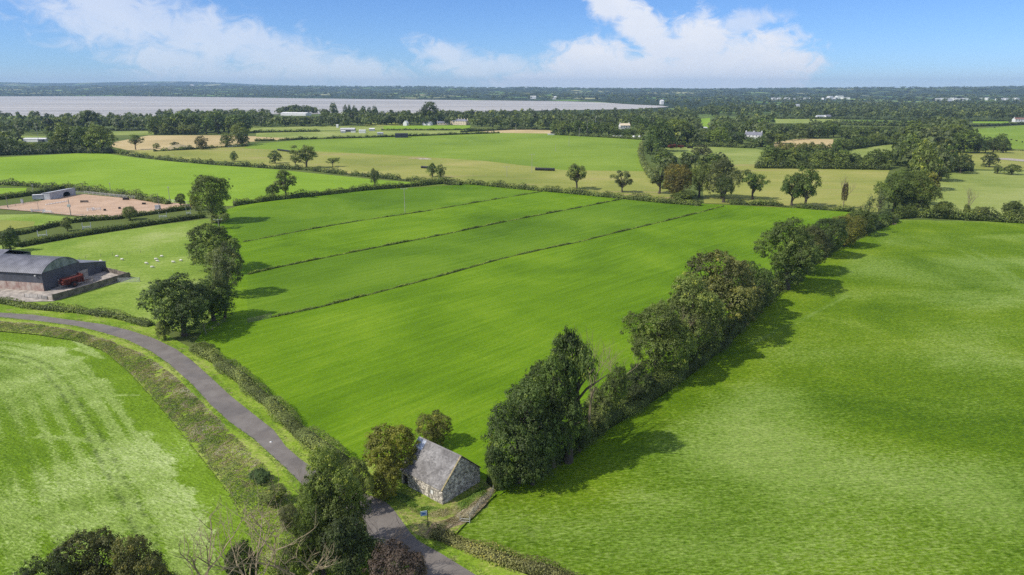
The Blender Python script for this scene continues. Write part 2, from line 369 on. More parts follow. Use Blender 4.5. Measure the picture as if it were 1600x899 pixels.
# --- far fields, listed back to front (each later one lies slightly higher)
zf = 0.02
def field(px, mat):
    global zf
    zf += 0.004; psheet('field', px, zf, mat)
field([(-300, 262), (0, 246), (60, 243), (120, 240), (165, 240), (215, 247), (262, 252), (330, 258), (420, 264), (520, 274), (600, 282), (700, 289),
       (640, 292), (560, 299), (500, 306), (420, 314), (370, 322), (300, 322), (200, 310), (104, 296), (0, 290), (-300, 300)], g_bright)
field([(340, 252), (262, 250), (170, 239), (230, 234), (385, 229), (470, 221), (640, 213), (850, 208), (1003, 216), (1004, 245), (1012, 270), (1060, 300), (1095, 318), (1040, 318),
       (960, 309), (880, 300), (800, 292), (735, 287), (600, 279), (480, 265)], g_olive)
field([(380, 232), (396, 225), (470, 219), (640, 212), (780, 208), (860, 209), (1003, 217), (1000, 240), (1010, 268), (880, 266), (760, 252), (640, 244), (520, 238)], g_green)
field([(172, 229), (180, 222), (232, 212), (345, 211.5), (392, 213), (470, 215), (440, 219), (388, 222), (384, 229), (300, 234), (200, 235)], g_tan)
field([(160, 206), (245, 205), (242, 211), (158, 212)], g_olive2)
field([(30, 212), (72, 213), (70, 220), (26, 220)], g_olive2)
field([(395, 199), (560, 197), (610, 196), (620, 203), (380, 206)], g_olive2)
field([(400, 208), (600, 203), (780, 204), (775, 206), (640, 211), (470, 217), (400, 214)], g_olive2)
field([(598, 197), (735, 196), (735, 201.5), (600, 202)], g_bright)
field([(570, 193), (640, 192), (640, 196), (570, 197)], g_olive)
field([(738, 205), (790, 202), (862, 204), (862, 209), (780, 208)], g_tan)
field([(925, 189), (955, 188.5), (952, 196), (925, 197)], g_bright)
field([(1040, 232), (1100, 229), (1180, 232), (1215, 241), (1190, 262), (1110, 262), (1080, 250), (1045, 244)], g_olive2)
field([(1095, 262), (1160, 257), (1260, 258), (1392, 262), (1375, 300), (1372, 332), (1330, 330), (1240, 326), (1140, 319), (1100, 318)], g_olive)
field([(1235, 241), (1300, 237), (1330, 232), (1365, 226), (1438, 227), (1432, 240), (1340, 250), (1300, 251)], g_olive2)
field([(1208, 223), (1250, 217), (1302, 218), (1302, 235), (1212, 235)], g_tan)
field([(1480, 232), (1555, 233), (1700, 238), (1700, 268), (1560, 266), (1470, 262)], g_olive)
field([(1462, 274), (1520, 267), (1700, 270), (1700, 340), (1600, 342), (1450, 332)], g_olive2)
field([(1505, 203), (1600, 196), (1700, 192), (1700, 237), (1580, 233), (1500, 215)], g_green)
field([(1212, 186), (1312, 186.3), (1312, 192.2), (1212, 193)], g_olive2)
field([(1316, 188.2), (1434, 189.5), (1434, 191.2), (1314, 190.6)], g_bright)
field([(1312, 192.6), (1436, 194), (1432, 196.4), (1312, 195)], g_bright)
field([(1520, 189.5), (1576, 190), (1575, 193), (1520, 192.6)], g_bright)
field([(1092, 186), (1110, 184.5), (1108, 200), (1094, 200)], g_bright)
field([(1172, 186), (1212, 184.5), (1212, 189), (1176, 194)], g_bright)
field([(-200, 296), (42, 294), (40, 302), (-200, 312)], g_bright)
field([(-300, 340), (0, 336), (60, 335), (150, 344), (100, 349), (60, 354), (-300, 360)], g_pad)
field([(-300, 350), (0, 344), (55, 347), (52, 354), (0, 362), (-300, 374)], g_olive)
field([(-300, 384), (25, 384), (42, 392), (20, 398), (-300, 400)], g_pad)
# sheep paddock
field([(-60, 395), (25, 390), (120, 372), (250, 352), (330, 342), (360, 352), (352, 430), (330, 520), (290, 522), (240, 508), (120, 487), (-60, 476)], g_pad)
# central meadow and its strips between the low grass lines
field([(330, 335), (380, 320), (560, 299), (740, 288), (880, 301), (1000, 312), (1100, 319), (1330, 330), (1392, 344), (1320, 368), (1240, 410), (1160, 480), (1060, 570), (940, 640),
       (870, 720), (780, 775), (740, 760), (640, 720), (560, 722), (515, 715), (427, 640), (345, 572), (298, 545), (330, 500), (360, 430), (345, 380)], g_main)
field([(387, 430), (520, 401), (700, 365), (800, 345), (900, 326), (972, 312), (1095, 320), (1100, 331), (1040, 346), (960, 365), (784, 405), (640, 445), (500, 481), (386, 505)], g_main2)
field([(380, 379), (480, 360), (657, 332), (750, 316), (845, 301), (740, 289), (560, 299), (400, 320), (345, 340)], g_main2)

# right field: pale drifts and tyre tracks as attributes of a fine grid
RIGHT = GG([(1400, 343), (1700, 350), (2100, 420), (2100, 1300), (900, 1300), (860, 905), (740, 868), (692, 846), (728, 815), (775, 772), (880, 722), (960, 650), (1070, 580), (1180, 480), (1260, 415), (1340, 375)])
trk_r = [GG([(1120, 560), (1200, 525), (1290, 480), (1320, 462)]), GG([(1500, 392), (1530, 408), (1570, 436), (1640, 480)]), GG([(1520, 390), (1550, 408), (1590, 436), (1660, 480)]),
         GG([(775, 775), (815, 790), (826, 830), (840, 868), (880, 895)])]
def pale_r(Q):
    r = 0.34 + 0.14 * lowfreq(Q[:, 0], Q[:, 1], 21, 0.045) + 0.18 * lowfreq(Q[:, 0], Q[:, 1], 5, 0.12)
    for t_ in trk_r[:3]: r = r + 0.5 * np.exp(-(pl_dist(Q, t_) / 0.7) ** 2)
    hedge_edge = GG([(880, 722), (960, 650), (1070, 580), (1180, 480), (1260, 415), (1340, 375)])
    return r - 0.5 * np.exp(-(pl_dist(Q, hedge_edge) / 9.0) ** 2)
grid_sheet('field', RIGHT, 2.0, 0.01, g_right, {'pale': pale_r, 'track': lambda Q: 0.45 * np.exp(-(pl_dist(Q, trk_r[3]) / 0.5) ** 2)})
# near left mown field
EDGE_PX = [(-300, 517), (-20, 517), (60, 524), (120, 534), (160, 548), (200, 580), (245, 630), (290, 685), (330, 735), (360, 775), (385, 820), (400, 860), (430, 930), (470, 1050), (500, 1300)]
EDGE = GG(EDGE_PX)
LEFT = GG([(-600, 517)]) + EDGE + GG([(-600, 1300)])
SW = [GG([(-30, 592), (60, 600), (110, 617), (215, 618)]), GG([(-30, 601), (60, 607), (120, 620)]), GG([(-30, 785), (100, 805), (200, 825), (330, 832)]), GG([(0, 812), (110, 828)]),
      GG([(60, 682), (160, 690), (200, 712)]), GG([(100, 520), (160, 560), (120, 545)])]
def pale_l(Q):
    d = pl_dist(Q, EDGE); r = 0.06 + 0.53 * smooth01((d - 3.5 - 0.9 * lowfreq(Q[:, 0], Q[:, 1], 4, 0.35) - 0.6 * lowfreq(Q[:, 0], Q[:, 1], 14, 0.9)) / 2.0)
    r = r + 0.20 * np.cos(2 * math.pi * d / 3.1) * smooth01((d - 5) / 2) * smooth01((30 - d) / 12)
    r = r + 0.12 * np.exp(-((d - 9.0) / 0.8) ** 2) + 0.15 * lowfreq(Q[:, 0], Q[:, 1], 8, 0.09)
    r = r - 0.30 * smooth01((d - 16) / 12) * (0.5 + 0.5 * np.sin(d * 2 * math.pi / 7.0))
    for t_ in SW: r = r + 0.75 * np.exp(-(pl_dist(Q, t_) / 0.6) ** 2)
    return r + 0.5 * np.exp(-((d - 6.4) / 0.35) ** 2) + 0.5 * np.exp(-((d - 8.3) / 0.35) ** 2)
def track_l(Q):
    d = pl_dist(Q, EDGE); return 1.0 * (np.exp(-((d - 11.3) / 0.3) ** 2) + np.exp(-((d - 13.2) / 0.3) ** 2)) + 0.3 * np.exp(-((d - 22) / 0.3) ** 2)
grid_sheet('field', LEFT, 0.5, 0.01, g_left, {'pale': pale_l, 'track': track_l})

# ------------------------------------------------------------------ road
ROAD_L = [(-300, 487), (0, 497), (60, 503), (120, 511), (160, 521), (200, 533), (235, 550), (265, 571), (300, 602), (330, 635), (360, 662), (400, 691), (450, 737), (470, 757), (500, 785), (535, 815), (572, 838), (597, 858), (620, 874), (668, 905), (780, 980), (1000, 1130)]
ROAD_R = [(-300, 480), (0, 490), (50, 493), (100, 500), (160, 508), (200, 517), (240, 530), (275, 547), (300, 565), (330, 592), (360, 620), (400, 652), (428, 674), (447, 700), (470, 720), (510, 748), (550, 768), (583, 778), (602, 786), (614, 797), (627, 815), (642, 836), (656, 849), (690, 868), (740, 899), (870, 975), (1100, 1100)]
m, b, p, o = new_mat('road_tarmac'); pos = world_pos(b)
n1 = b.noise(pos, 0.35, 6, 0.6); n2 = b.noise(pos, 6.0, 5, 0.7); n3 = b.noise(pos, 0.12, 3, 0.5)
c = b.mix(b.smooth(n1, 0.3, 0.7), (0.15, 0.13, 0.112), (0.20, 0.178, 0.155)); c = b.mix(b.m('MULTIPLY', b.smooth(n2, 0.45, 0.75), 0.4), c, (0.25, 0.23, 0.20))
c = b.mix(b.m('MULTIPLY', b.smooth(n3, 0.55, 0.7), 0.35), c, (0.08, 0.075, 0.075))
b.put(p.inputs['Base Color'], c); p.inputs['Roughness'].default_value = 0.85; bump(b, p, n2, 0.4, 0.02)
VERGE = ROAD_R + [(1180, 1080), (900, 930), (770, 880), (700, 850), (735, 812), (775, 775), (760, 760), (640, 735), (560, 722), (520, 712), (472, 680), (427, 636), (377, 595), (342, 568), (320, 556), (298, 545), (270, 530), (238, 508), (180, 494), (120, 486), (60, 482), (0, 472), (-300, 466)]
sheet('verge', GG(ROAD_L + VERGE[len(ROAD_R):]), 0.240, g_verge)
BANK = [(-300, 497), (0, 502), (60, 507), (120, 517), (160, 529), (195, 544), (230, 562), (265, 590), (300, 625), (340, 668), (370, 698), (400, 728), (430, 760), (470, 795), (520, 835), (570, 880), (620, 930), (700, 1010)]
sheet('verge', GG(ROAD_L[:-1] + [(700, 1010)] + EDGE_PX[::-1][1:]), 0.235, g_verge)
sheet('road', GG(ROAD_L + ROAD_R[::-1]), 0.26, m)
sheet('waste_ground', GG([(600, 783), (618, 795), (632, 815), (647, 836), (668, 845), (700, 846), (738, 805), (775, 770), (748, 745), (690, 790), (640, 768), (612, 765)]), 0.265,
      grass_mat('rough_plot_grass', (0.10, 0.18, 0.015), (0.18, 0.27, 0.03), (0.33, 0.32, 0.10), 0.0, (0.6, 0.7), 0.12, 1.0, 1.4, dirt=(0.24, 0.16, 0.09)))
sheet('dry_ground', GG([(664, 838), (676, 820), (706, 812), (722, 794), (748, 780), (757, 766), (775, 768), (760, 790), (738, 812), (724, 822), (690, 830)]), 0.27, g_waste)

# ------------------------------------------------------------------ foliage building
def leaf_quads(C, N, size, rng, aspect=0.75):
    n = len(C); N = N / (np.linalg.norm(N, axis=1, keepdims=True) + 1e-9)
    R = rng.normal(size=(n, 3)); T = np.cross(N, R); T /= (np.linalg.norm(T, axis=1, keepdims=True) + 1e-9); S = np.cross(N, T)
    s = (size * rng.uniform(0.65, 1.35, n))[:, None] * 0.5
    a = T * s; c_ = S * s * aspect
    V_ = np.stack([C - a, C - c_, C + a, C + c_], 1).reshape(-1, 3)         # pointed diamond, like a spray of leaves
    F_ = np.arange(4 * n).reshape(-1, 4); return V_, F_
def crown_np(seed, n_leaf, leaf, kind='broad'):
    """leaf cloud of a crown normalised to height 1 and width 1"""
    rng = np.random.RandomState(seed)
    P = dict(tuft=(30, 0.50, 0.75, 0.10, 0.17), broad=(52, 0.0, 0.45, 0.13, 0.22), open=(30, 0.20, 0.62, 0.075, 0.14), column=(26, 0.12, 0.58, 0.18, 0.30), bush=(22, 0.0, 0.50, 0.17, 0.27),
             tall=(40, 0.04, 0.58, 0.14, 0.22), sparse=(22, 0.25, 0.62, 0.09, 0.14), far=(13, 0.03, 0.5, 0.2, 0.28))[kind]
    nl, z0, zc, r0, r1 = P; L = []; k = 0
    while len(L) < nl:
        k += 1; d = rng.normal(size=3); d /= np.linalg.norm(d); rad = rng.uniform(0.35, 1.0) ** 0.6
        r = rng.uniform(r0, r1); hx = 0.5 - r * 0.8; hz = (1 - z0) / 2 - r * 0.8
        hull = 1 + (0.38 if kind in ('open', 'sparse') else 0.24) * math.sin(3 * math.atan2(d[1], d[0]) + seed) * math.sin(4 * d[2] + seed * 1.7) + (0.14 if rng.uniform() < .15 else 0)
        if kind not in ('column', 'tall', 'bush'): rad = min(rad * hull, 1.18)
        c_ = np.array([d[0] * hx * rad, d[1] * hx * rad, z0 + (1 - z0) / 2 + d[2] * hz * rad])
        if c_[2] < zc:                                                      # narrower skirt low down
            f = (1 - 0.15 * (zc - c_[2]) / max(zc - z0, .01)) / max(0.45, math.sqrt(max(0, 1 - ((c_[2] - .5) / .5) ** 2))) ** (.6 if kind in ('broad', 'bush', 'far') else 0); f = min(f, 0.43 / max(.01, math.hypot(c_[0], c_[1]))) if f > 1 else f; c_[0] *= f; c_[1] *= f
        if kind == 'broad' and c_[2] > 0.7: c_[0] *= 0.9; c_[1] *= 0.9
        if c_[2] < 0.3 and z0 < 0.1: c_[2] *= 0.9
        L.append((c_, r * (rng.uniform(0.7, 1.15)), rng.uniform(-0.3, 0.3)))
    C = np.array([l[0] for l in L]); Rr = np.array([l[1] for l in L]); Tt = np.array([l[2] for l in L])
    w = Rr ** 2; w /= w.sum(); n0 = int(n_leaf * 1.9); pick = rng.choice(nl, n0, p=w)
    D = rng.normal(size=(n0, 3)); D /= np.linalg.norm(D, axis=1, keepdims=True); D[:, 2] = np.where(D[:, 2] < -0.5, -D[:, 2], D[:, 2])
    rad = 1 - 0.42 * rng.uniform(0, 1, n0) ** 2.2 + 0.4 * rng.uniform(0, 1, n0) ** 7
    lump = 1 + 0.16 * np.sin(D[:, 0] * 7 + pick) * np.sin(D[:, 1] * 8 + pick * 2) * np.sin(D[:, 2] * 7)
    Pp = C[pick] + D * (Rr[pick] * rad * lump)[:, None] * np.array([1, 1, 0.85])
    dd = np.linalg.norm(Pp[:, None, :] - C[None], axis=2) / Rr[None]; dd[np.arange(n0), pick] = 9
    keep = (dd.min(1) > 0.72) & (Pp[:, 2] > 0.01); Pp = Pp[keep]; D = D[keep]; pk = pick[keep]
    per = 40 if n_leaf > 3000 else 14 if n_leaf > 900 else 5                # leaves gather in tufts with gaps between
    nt = min(len(Pp), int(n_leaf * 0.62) // per); tr_ = 0.78 / math.sqrt(nt); Tc, Dc, kc = Pp[:nt], D[:nt], pk[:nt]
    ix = np.repeat(np.arange(nt), per); O = rng.normal(size=(len(ix), 3)); O /= np.linalg.norm(O, axis=1, keepdims=True); O *= (rng.uniform(0, 1, len(ix)) ** 0.45)[:, None]
    sz = rng.uniform(0.6, 1.35, nt)[ix][:, None]; nf = min(len(Pp) - nt, int(n_leaf * 0.5)); Fp, Fd, Fk = Pp[nt:nt + nf], D[nt:nt + nf], pk[nt:nt + nf]
    Fp = C[Fk] + (Fp - C[Fk]) * 0.93
    Pp = np.vstack([Tc[ix] + O * tr_ * sz * np.array([1, 1, 0.7]), Fp]); Pp[:, 2] = np.maximum(Pp[:, 2], 0.005)
    tuft_t = np.concatenate([(rng.normal(size=nt) * 0.14)[ix] + 0.05, np.full(len(Fp), -0.08)]); pk = np.concatenate([kc[ix], Fk])
    Nn = np.vstack([O * 0.8 + Dc[ix] * 0.6, Fd * 1.0]); Nn = Nn + rng.normal(size=Nn.shape) * 0.38 + np.array([0, 0, 0.45])
    V_, F_ = leaf_quads(Pp, Nn, leaf, rng); t = 0.5 + Tt[pk] + tuft_t + rng.normal(size=len(Pp)) * 0.09
    return V_, F_, np.clip(t, 0, 1.2), L
def trunk_mb(L, seed, kind='broad'):
    rng = random.Random(seed); mb = MB(); r = {'column': 0.05, 'open': 0.03, 'sparse': 0.028}.get(kind, 0.034)
    top = 0.62; pts = [Vector((0, 0, 0))]; x = y = 0
    for k in range(1, 6):
        x += rng.uniform(-.02, .02); y += rng.uniform(-.02, .02); pts.append(Vector((x, y, top * k / 5)))
    mb.path(pts, [r * 1.5, r * 1.05, r * .95, r * .8, r * .6, r * .35], 8)
    for c_, rr_, _ in L[::(1 if kind in ('open', 'sparse') else 2)]:
        z = max(0.14, min(top, c_[2] * 0.55)); base = Vector((0, 0, z)); e = Vector(c_); mid = base.lerp(e, 0.5) + Vector((rng.uniform(-.02, .02), rng.uniform(-.02, .02), 0.03))
        mb.path([base, mid, e], [r * .45, r * .3, r * .1], 5)
    return mb
PROTO = {}
def proto(key, seed, n, leaf, kind):
    V_, F_, t, L = crown_np(seed, n, leaf, kind)
    PROTO.setdefault(key, []).append((np_mesh('crown', V_, F_, M_LEAF, t), trunk_mb(L, seed, kind).mesh('trunk', M_BARK)))
for s_ in range(5): proto('broad', 10 + s_, 30000, 0.0185, 'broad')
for s_ in range(2): proto('tall', 20 + s_, 13000, 0.024, 'tall')
for s_ in range(2): proto('tuft', 35 + s_, 9000, 0.028, 'tuft')
for s_ in range(2): proto('column', 30 + s_, 9000, 0.03, 'column')
for s_ in range(3): proto('open', 40 + s_, 4600, 0.036, 'open')
for s_ in range(3): proto('bush', 50 + s_, 12000, 0.029, 'bush')
for s_ in range(2): proto('sparse', 60 + s_, 1700, 0.034, 'sparse')
for s_ in range(6): proto('mid', 70 + s_, 2600, 0.052, 'broad')
for s_ in range(2): proto('mopen', 80 + s_, 1000, 0.058, 'open')
for s_ in range(4): proto('far', 90 + s_, 800, 0.085, 'broad')
RNG = random.Random(5)
GREENS = [(0.076, 0.106, 0.026), (0.066, 0.099, 0.026), (0.092, 0.120, 0.030), (0.060, 0.088, 0.027), (0.104, 0.130, 0.038)]
OLIVE = (0.115, 0.115, 0.025); GREY = (0.095, 0.115, 0.055); DARK = (0.048, 0.066, 0.022); GOLD = (0.19, 0.165, 0.03); RUST = (0.125, 0.108, 0.03); LIME = (0.12, 0.16, 0.035)
def tree_at(loc, h, w, key, color, label, group=None, name='tree', cat='tree', d=None):
    v = RNG.choice(PROTO[key]); rz = RNG.uniform(0, 6.28)
    r = empty(name, loc, rz, label, cat, group)
    d = d or w * RNG.uniform(0.9, 1.1)
    c_ = link('crown', v[0], r); c_.scale = (w, w, h); c_.color = (*color, 1)
    t_ = link('trunk', v[1], r); t_.scale = ((w + h) * .5, (w + h) * .5, h)
    return r
def tree(px, by, ty, wpx, key, color, label, group=None, name='tree', cat='tree'):
    loc = G(px, by); w = wpx * px_scale(loc.y, 6)
    if key in ('broad', 'bush', 'tall', 'column', 'mid', 'far'):            # the photo shows the foliage's near lower edge
        dirn = Vector((loc.x, loc.y, 0)).normalized(); loc = loc + dirn * w * 0.28
    h = max(1.2, top_z(loc.y - w * 0.05, ty))
    return tree_at(loc, h, w, key, color, label, group, name, cat)

def hedge(pts_px, h, w, color, label, seed=1, bumpy=0.25, name='hedge', world=None, leafk=1.15, mat=None, dens=1.0, gaps=0.0, cat='hedge', group=None, kind=None):
    rng = np.random.RandomState(seed); P = world or GG(pts_px); P = np.array([[q[0], q[1]] for q in P]); V_, C_, N_, S_, T_ = [], [], [], [], []
    base = P[0]; core = MB(); phase = rng.uniform(0, 100); run = 0
    for k in range(len(P) - 1):
        a_, c_ = P[k], P[k + 1]; L_ = np.linalg.norm(c_ - a_); d_ = (c_ - a_) / L_; nrm = np.array([-d_[1], d_[0]])
        dist = np.linalg.norm((a_ + c_) / 2); leaf = max(0.22, leafk * dist / 683.0); n = int(L_ * (w + 2 * h) / (leaf * leaf) * 1.5 * dens) + 8
        t = rng.uniform(0, 1, n); u = rng.uniform(-1, 1, n); s = run + t * L_
        hb = 1 + bumpy * (np.sin(s / 3.1 + phase) + 0.8 * np.sin(s / 1.3 + phase * 2) + 0.8 * np.sin(s / 7.7 + phase * 3)) / 1.6
        if gaps: hb = np.where(np.sin(s / 9.0 + phase) + np.sin(s / 4.1 + phase * 2) < -2 + 4 * gaps, hb * 0.35, hb)
        th = (u + 1) / 2 * math.pi; ex = np.cos(th); ez = np.sin(th) ** 0.6
        rad = rng.uniform(0.78, 1.06, n); wb = 1 + bumpy * 0.6 * np.sin(s / 2.3 + phase)
        off = np.sign(ex) * np.abs(ex) ** 0.7 * w / 2 * rad * wb; z = ez * h * hb * rad
        c3 = np.c_[a_ + d_ * (t * L_)[:, None] + nrm * off[:, None], z]
        nn = np.c_[nrm[None] * ex[:, None], np.sin(th) + .3] + rng.normal(size=(n, 3)) * 0.4
        C_.append(c3); N_.append(nn); S_.append(np.full(n, leaf)); T_.append(0.5 + 0.22 * np.sin(s / 2.9 + phase * 5) + rng.normal(size=n) * 0.17)
        m_ = max(1, int(L_ / 3)); 
        for q in range(m_):
            s0, s1 = q / m_, (q + 1) / m_; zz = []
            for sx in (s0, s1):
                ss = run + sx * L_; hh = 1 + bumpy * (math.sin(ss / 3.1 + phase) + 0.8 * math.sin(ss / 1.3 + phase * 2) + 0.8 * math.sin(ss / 7.7 + phase * 3)) / 1.6
                if gaps and math.sin(ss / 9.0 + phase) + math.sin(ss / 4.1 + phase * 2) < -2 + 4 * gaps: hh *= 0.3
                zz.append(h * hh * 0.6)
            p0 = a_ + (c_ - a_) * s0 - base; p1 = a_ + (c_ - a_) * s1 - base; o_ = nrm * w * 0.36
            core.hexa([(*(p0 - o_), 0), (*(p1 - o_), 0), (*(p1 + o_), 0), (*(p0 + o_), 0), (*(p0 - o_ * .6), zz[0]), (*(p1 - o_ * .6), zz[1]), (*(p1 + o_ * .6), zz[1]), (*(p0 + o_ * .6), zz[0])], 0.1)
        run += L_
    C_ = np.vstack(C_); N_ = np.vstack(N_); S_ = np.concatenate(S_); T_ = np.clip(np.concatenate(T_), 0, 1.2); C_[:, :2] -= base
    V_, F_ = leaf_quads(C_, N_, S_, rng)
    cv = np.array(core.v, np.float32); cf = np.array(core.f, np.int32) + len(V_)
    me_ = np_mesh(name, np.vstack([V_, cv]), np.vstack([F_, cf]), mat or M_LEAF, np.concatenate([T_, np.full(len(cf), 0.2)]))
    o_ = link(name, me_); o_.location = (base[0], base[1], 0); o_.color = (*color, 1)
    tag(o_, label, cat, group, kind); return o_

def scatter_scrub(name, A, B_, n, hmax, label, seed, tbias=0.5, leaf=0.26):
    """rough plants over the strip between two matching polylines"""
    rng = np.random.RandomState(seed); A = np.array([[q.x, q.y] for q in A]); B_ = np.array([[q.x, q.y] for q in B_])
    L = np.linalg.norm(np.diff(A, axis=0), axis=1); W_ = np.linalg.norm(A - B_, axis=1); ar = L * (W_[:-1] + W_[1:]) / 2; pr = ar / ar.sum()
    k = rng.choice(len(L), n, p=pr); t = rng.uniform(0, 1, n)[:, None]; s = rng.uniform(0, 1, n)[:, None]
    P = (A[k] * (1 - t) + A[k + 1] * t) * (1 - s) + (B_[k] * (1 - t) + B_[k + 1] * t) * s
    hh = np.clip(0.45 + 0.25 * lowfreq(P[:, 0], P[:, 1], seed, 0.9) + 0.25 * lowfreq(P[:, 0], P[:, 1], seed + 1, 2.4), 0.05, 1) * np.minimum(1, 4 * np.minimum(s[:, 0], 1 - s[:, 0]) + .15)
    z = hh * hmax * rng.uniform(0.5, 1.0, n) ** 0.5 + 0.15
    e = 0.15; gx = lowfreq(P[:, 0] + e, P[:, 1], seed, 0.9) - lowfreq(P[:, 0] - e, P[:, 1], seed, 0.9); gy = lowfreq(P[:, 0], P[:, 1] + e, seed, 0.9) - lowfreq(P[:, 0], P[:, 1] - e, seed, 0.9)
    Nn = np.c_[-gx * 2, -gy * 2, np.full(n, 0.9)] + rng.normal(size=(n, 3)) * 0.5
    V_, F_ = leaf_quads(np.c_[P, z], Nn, np.full(n, leaf), rng, 0.6)
    tt = tbias + 0.26 * lowfreq(P[:, 0], P[:, 1], seed + 2, 0.5) + 0.2 * lowfreq(P[:, 0], P[:, 1], seed + 3, 1.7) + (s[:, 0] - 0.5) * 0.35 + rng.normal(size=n) * 0.13
    o_ = link(name, np_mesh(name, V_, F_, M_SCRUB, np.clip(tt, 0, 1))); tag(o_, label, 'rough plants', kind='stuff'); return o_
ii = [1, 2, 3, 4, 5, 6, 7, 8, 9, 10, 11, 12]
A_ = GG([EDGE_PX[q] for q in (0, 1, 2, 3, 4, 5, 6, 7, 8, 9, 10, 11, 12)]); B2 = GG([(-300, 500), (-20, 501), (60, 508), (120, 518), (165, 531), (230, 557), (276, 591), (323, 637), (368, 682), (413, 726), (456, 772), (506, 820), (574, 880)])
scatter_scrub('roadside_scrub', A_, B2, 95000, 1.1, 'brown and green weedy bank between the mown field and the lane', 3, 0.62, 0.2)
# ------------------------------------------------------------------ HEDGES
DG = (0.080, 0.105, 0.028); LG = (0.125, 0.150, 0.052); MG = (0.100, 0.128, 0.034)
hedge([(-120, 466), (0, 474), (60, 484), (120, 489), (180, 497), (236, 511)], 2.0, 2.8, MG, 'clipped green hedge between the barn yard and the bend of the lane', 1, 0.28)
hedge([(306, 546), (340, 567), (375, 594), (425, 635), (470, 680), (512, 712), (540, 728)], 2.2, 3.8, LG, 'green hedge along the right verge of the lane below the roadside trees', 2, 0.4)
hedge([(24, 387), (120, 370), (220, 354), (320, 340)], 2.6, 2.4, DG, 'trimmed flat topped hedge on the upper edge of the sheep paddock', 3, 0.08)
hedge([(-60, 378), (0, 372), (40, 365), (106, 349), (150, 345), (181, 343), (223, 337), (298, 327)], 2.4, 2.4, DG, 'dark hedge just behind the trimmed paddock hedge, below the riding arena', 4, 0.2)
hedge([(-60, 290), (0, 289), (50, 292), (94, 297)], 3.2, 3.5, DG, 'bushy hedge left of and behind the riding arena shelter', 5, 0.3)
hedge([(-60, 318), (0, 312), (58, 304), (72, 300), (110, 294)], 3.0, 3.5, DG, 'dark hedge at the left end of the riding arena', 6, 0.15)
hedge([(104, 295), (150, 302), (200, 309), (264, 320)], 4.0, 4.5, MG, 'tall bushy hedge behind the white rail of the riding arena', 7, 0.35)
hedge([(172, 238), (215, 245), (262, 251), (330, 257), (420, 263), (480, 266), (520, 271), (600, 279), (650, 284), (720, 290)], 3.2, 4, DG, 'long dark hedge on the far side of the bright green field', 8, 0.35, gaps=0.12)
hedge([(366, 322), (420, 314), (500, 306), (560, 299), (640, 292), (700, 287), (742, 289), (800, 295), (880, 302), (960, 310), (1040, 318), (1095, 322)], 3.4, 3.6, MG, 'long dark green hedge along the far side of the central meadow', 9, 0.28)
hedge([(1140, 319), (1200, 322), (1280, 328), (1335, 332)], 2.6, 3.5, DG, 'low bushy hedge under the open trees at the right end of the central meadow', 10, 0.45, gaps=0.1)
hedge([(1395, 342), (1430, 339), (1480, 342), (1540, 345), (1620, 350), (1700, 352)], 5.0, 5.5, DG, 'tall uneven hedge at the top of the right hand field', 11, 0.35)
hedge([(1003, 224), (1000, 240), (1006, 258), (1016, 276), (1040, 296)], 2.6, 5, LG, 'curved pale green hedge on the right edge of the far green field', 12, 0.3)
hedge([(398, 221), (450, 219.5), (480, 218), (560, 216), (640, 213.5), (720, 210.5), (780, 208.5)], 3.0, 3, DG, 'thin far hedge along the back of the far green field', 13, 0.3, gaps=0.08)
hedge([(380, 208), (440, 207), (500, 206)], 3.5, 4, DG, 'short far hedge left of the farm sheds', 14, 0.3)
hedge([(596, 204), (640, 204), (700, 204), (745, 203)], 2.5, 4, DG, 'far hedge between two pale strips below the white cottages', 15, 0.3)
hedge([(240, 237), (300, 234), (340, 231), (388, 229)], 3.0, 4, DG, 'low hedge at the foot of the straw coloured field', 16, 0.5, gaps=0.1)
hedge([(0, 243), (60, 241), (120, 239), (172, 240)], 7, 10, DARK, 'thick dark hedge under the trees at the far left of the bright field', 17, 0.3)
hedge([(865, 211), (905, 213), (960, 216), (1006, 219)], 3.5, 4, DG, 'dark hedge at the right end of the far green field below the poles', 18, 0.2)
hedge([(720, 207), (760, 205), (800, 203), (862, 203)], 3.5, 5, DARK, 'dark far hedge behind the strip of bare straw', 19, 0.3)
hedge([(1040, 230), (1100, 229), (1180, 232)], 5, 8, DG, 'hedge behind the small pale field with the red machines', 20, 0.3)
hedge([(1212, 186), (1312, 186), (1434, 188.5)], 4, 5, DARK, 'far dark hedge above the striped fields on the right', 21, 0.25)
hedge([(1312, 191.8), (1434, 192.6)], 4, 5, DARK, 'thin dark hedge between the two narrow green strips', 22, 0.2)
hedge([(1290, 193.5), (1330, 196), (1434, 198)], 7, 9, DG, 'dark hedge below the two narrow green strips', 23, 0.3)
hedge([(1420, 203), (1500, 199), (1560, 197), (1640, 193)], 4, 5, DARK, 'dark hedge on the top edge of the cattle field', 24, 0.2)
hedge([(1400, 189), (1520, 190), (1580, 190)], 4, 5, DARK, 'thin far hedge left of the white house at the right edge', 25, 0.25)
hedge([(1500, 232), (1560, 234), (1610, 237), (1680, 240)], 2.5, 3, DG, 'low dark hedge between the cattle field and the straw strip', 26, 0.4, gaps=0.2)
hedge([(1420, 262), (1470, 266), (1520, 268)], 6, 8, DARK, 'dark hedge behind the pasture at the right', 27, 0.3)
hedge([(1212, 237), (1250, 237.5), (1302, 238)], 7, 7, OLIVE, 'brownish row of small trees in front of the pale yellow plot', 28, 0.3)
hedge([(160, 205), (245, 204)], 4, 5, DARK, 'dark hedge behind the little green field left of the straw field', 29, 0.3)
hedge([(-40, 404), (-10, 400), (12, 396)], 2, 3, DG, 'short hedge piece behind the left barn roof', 30, 0.2)
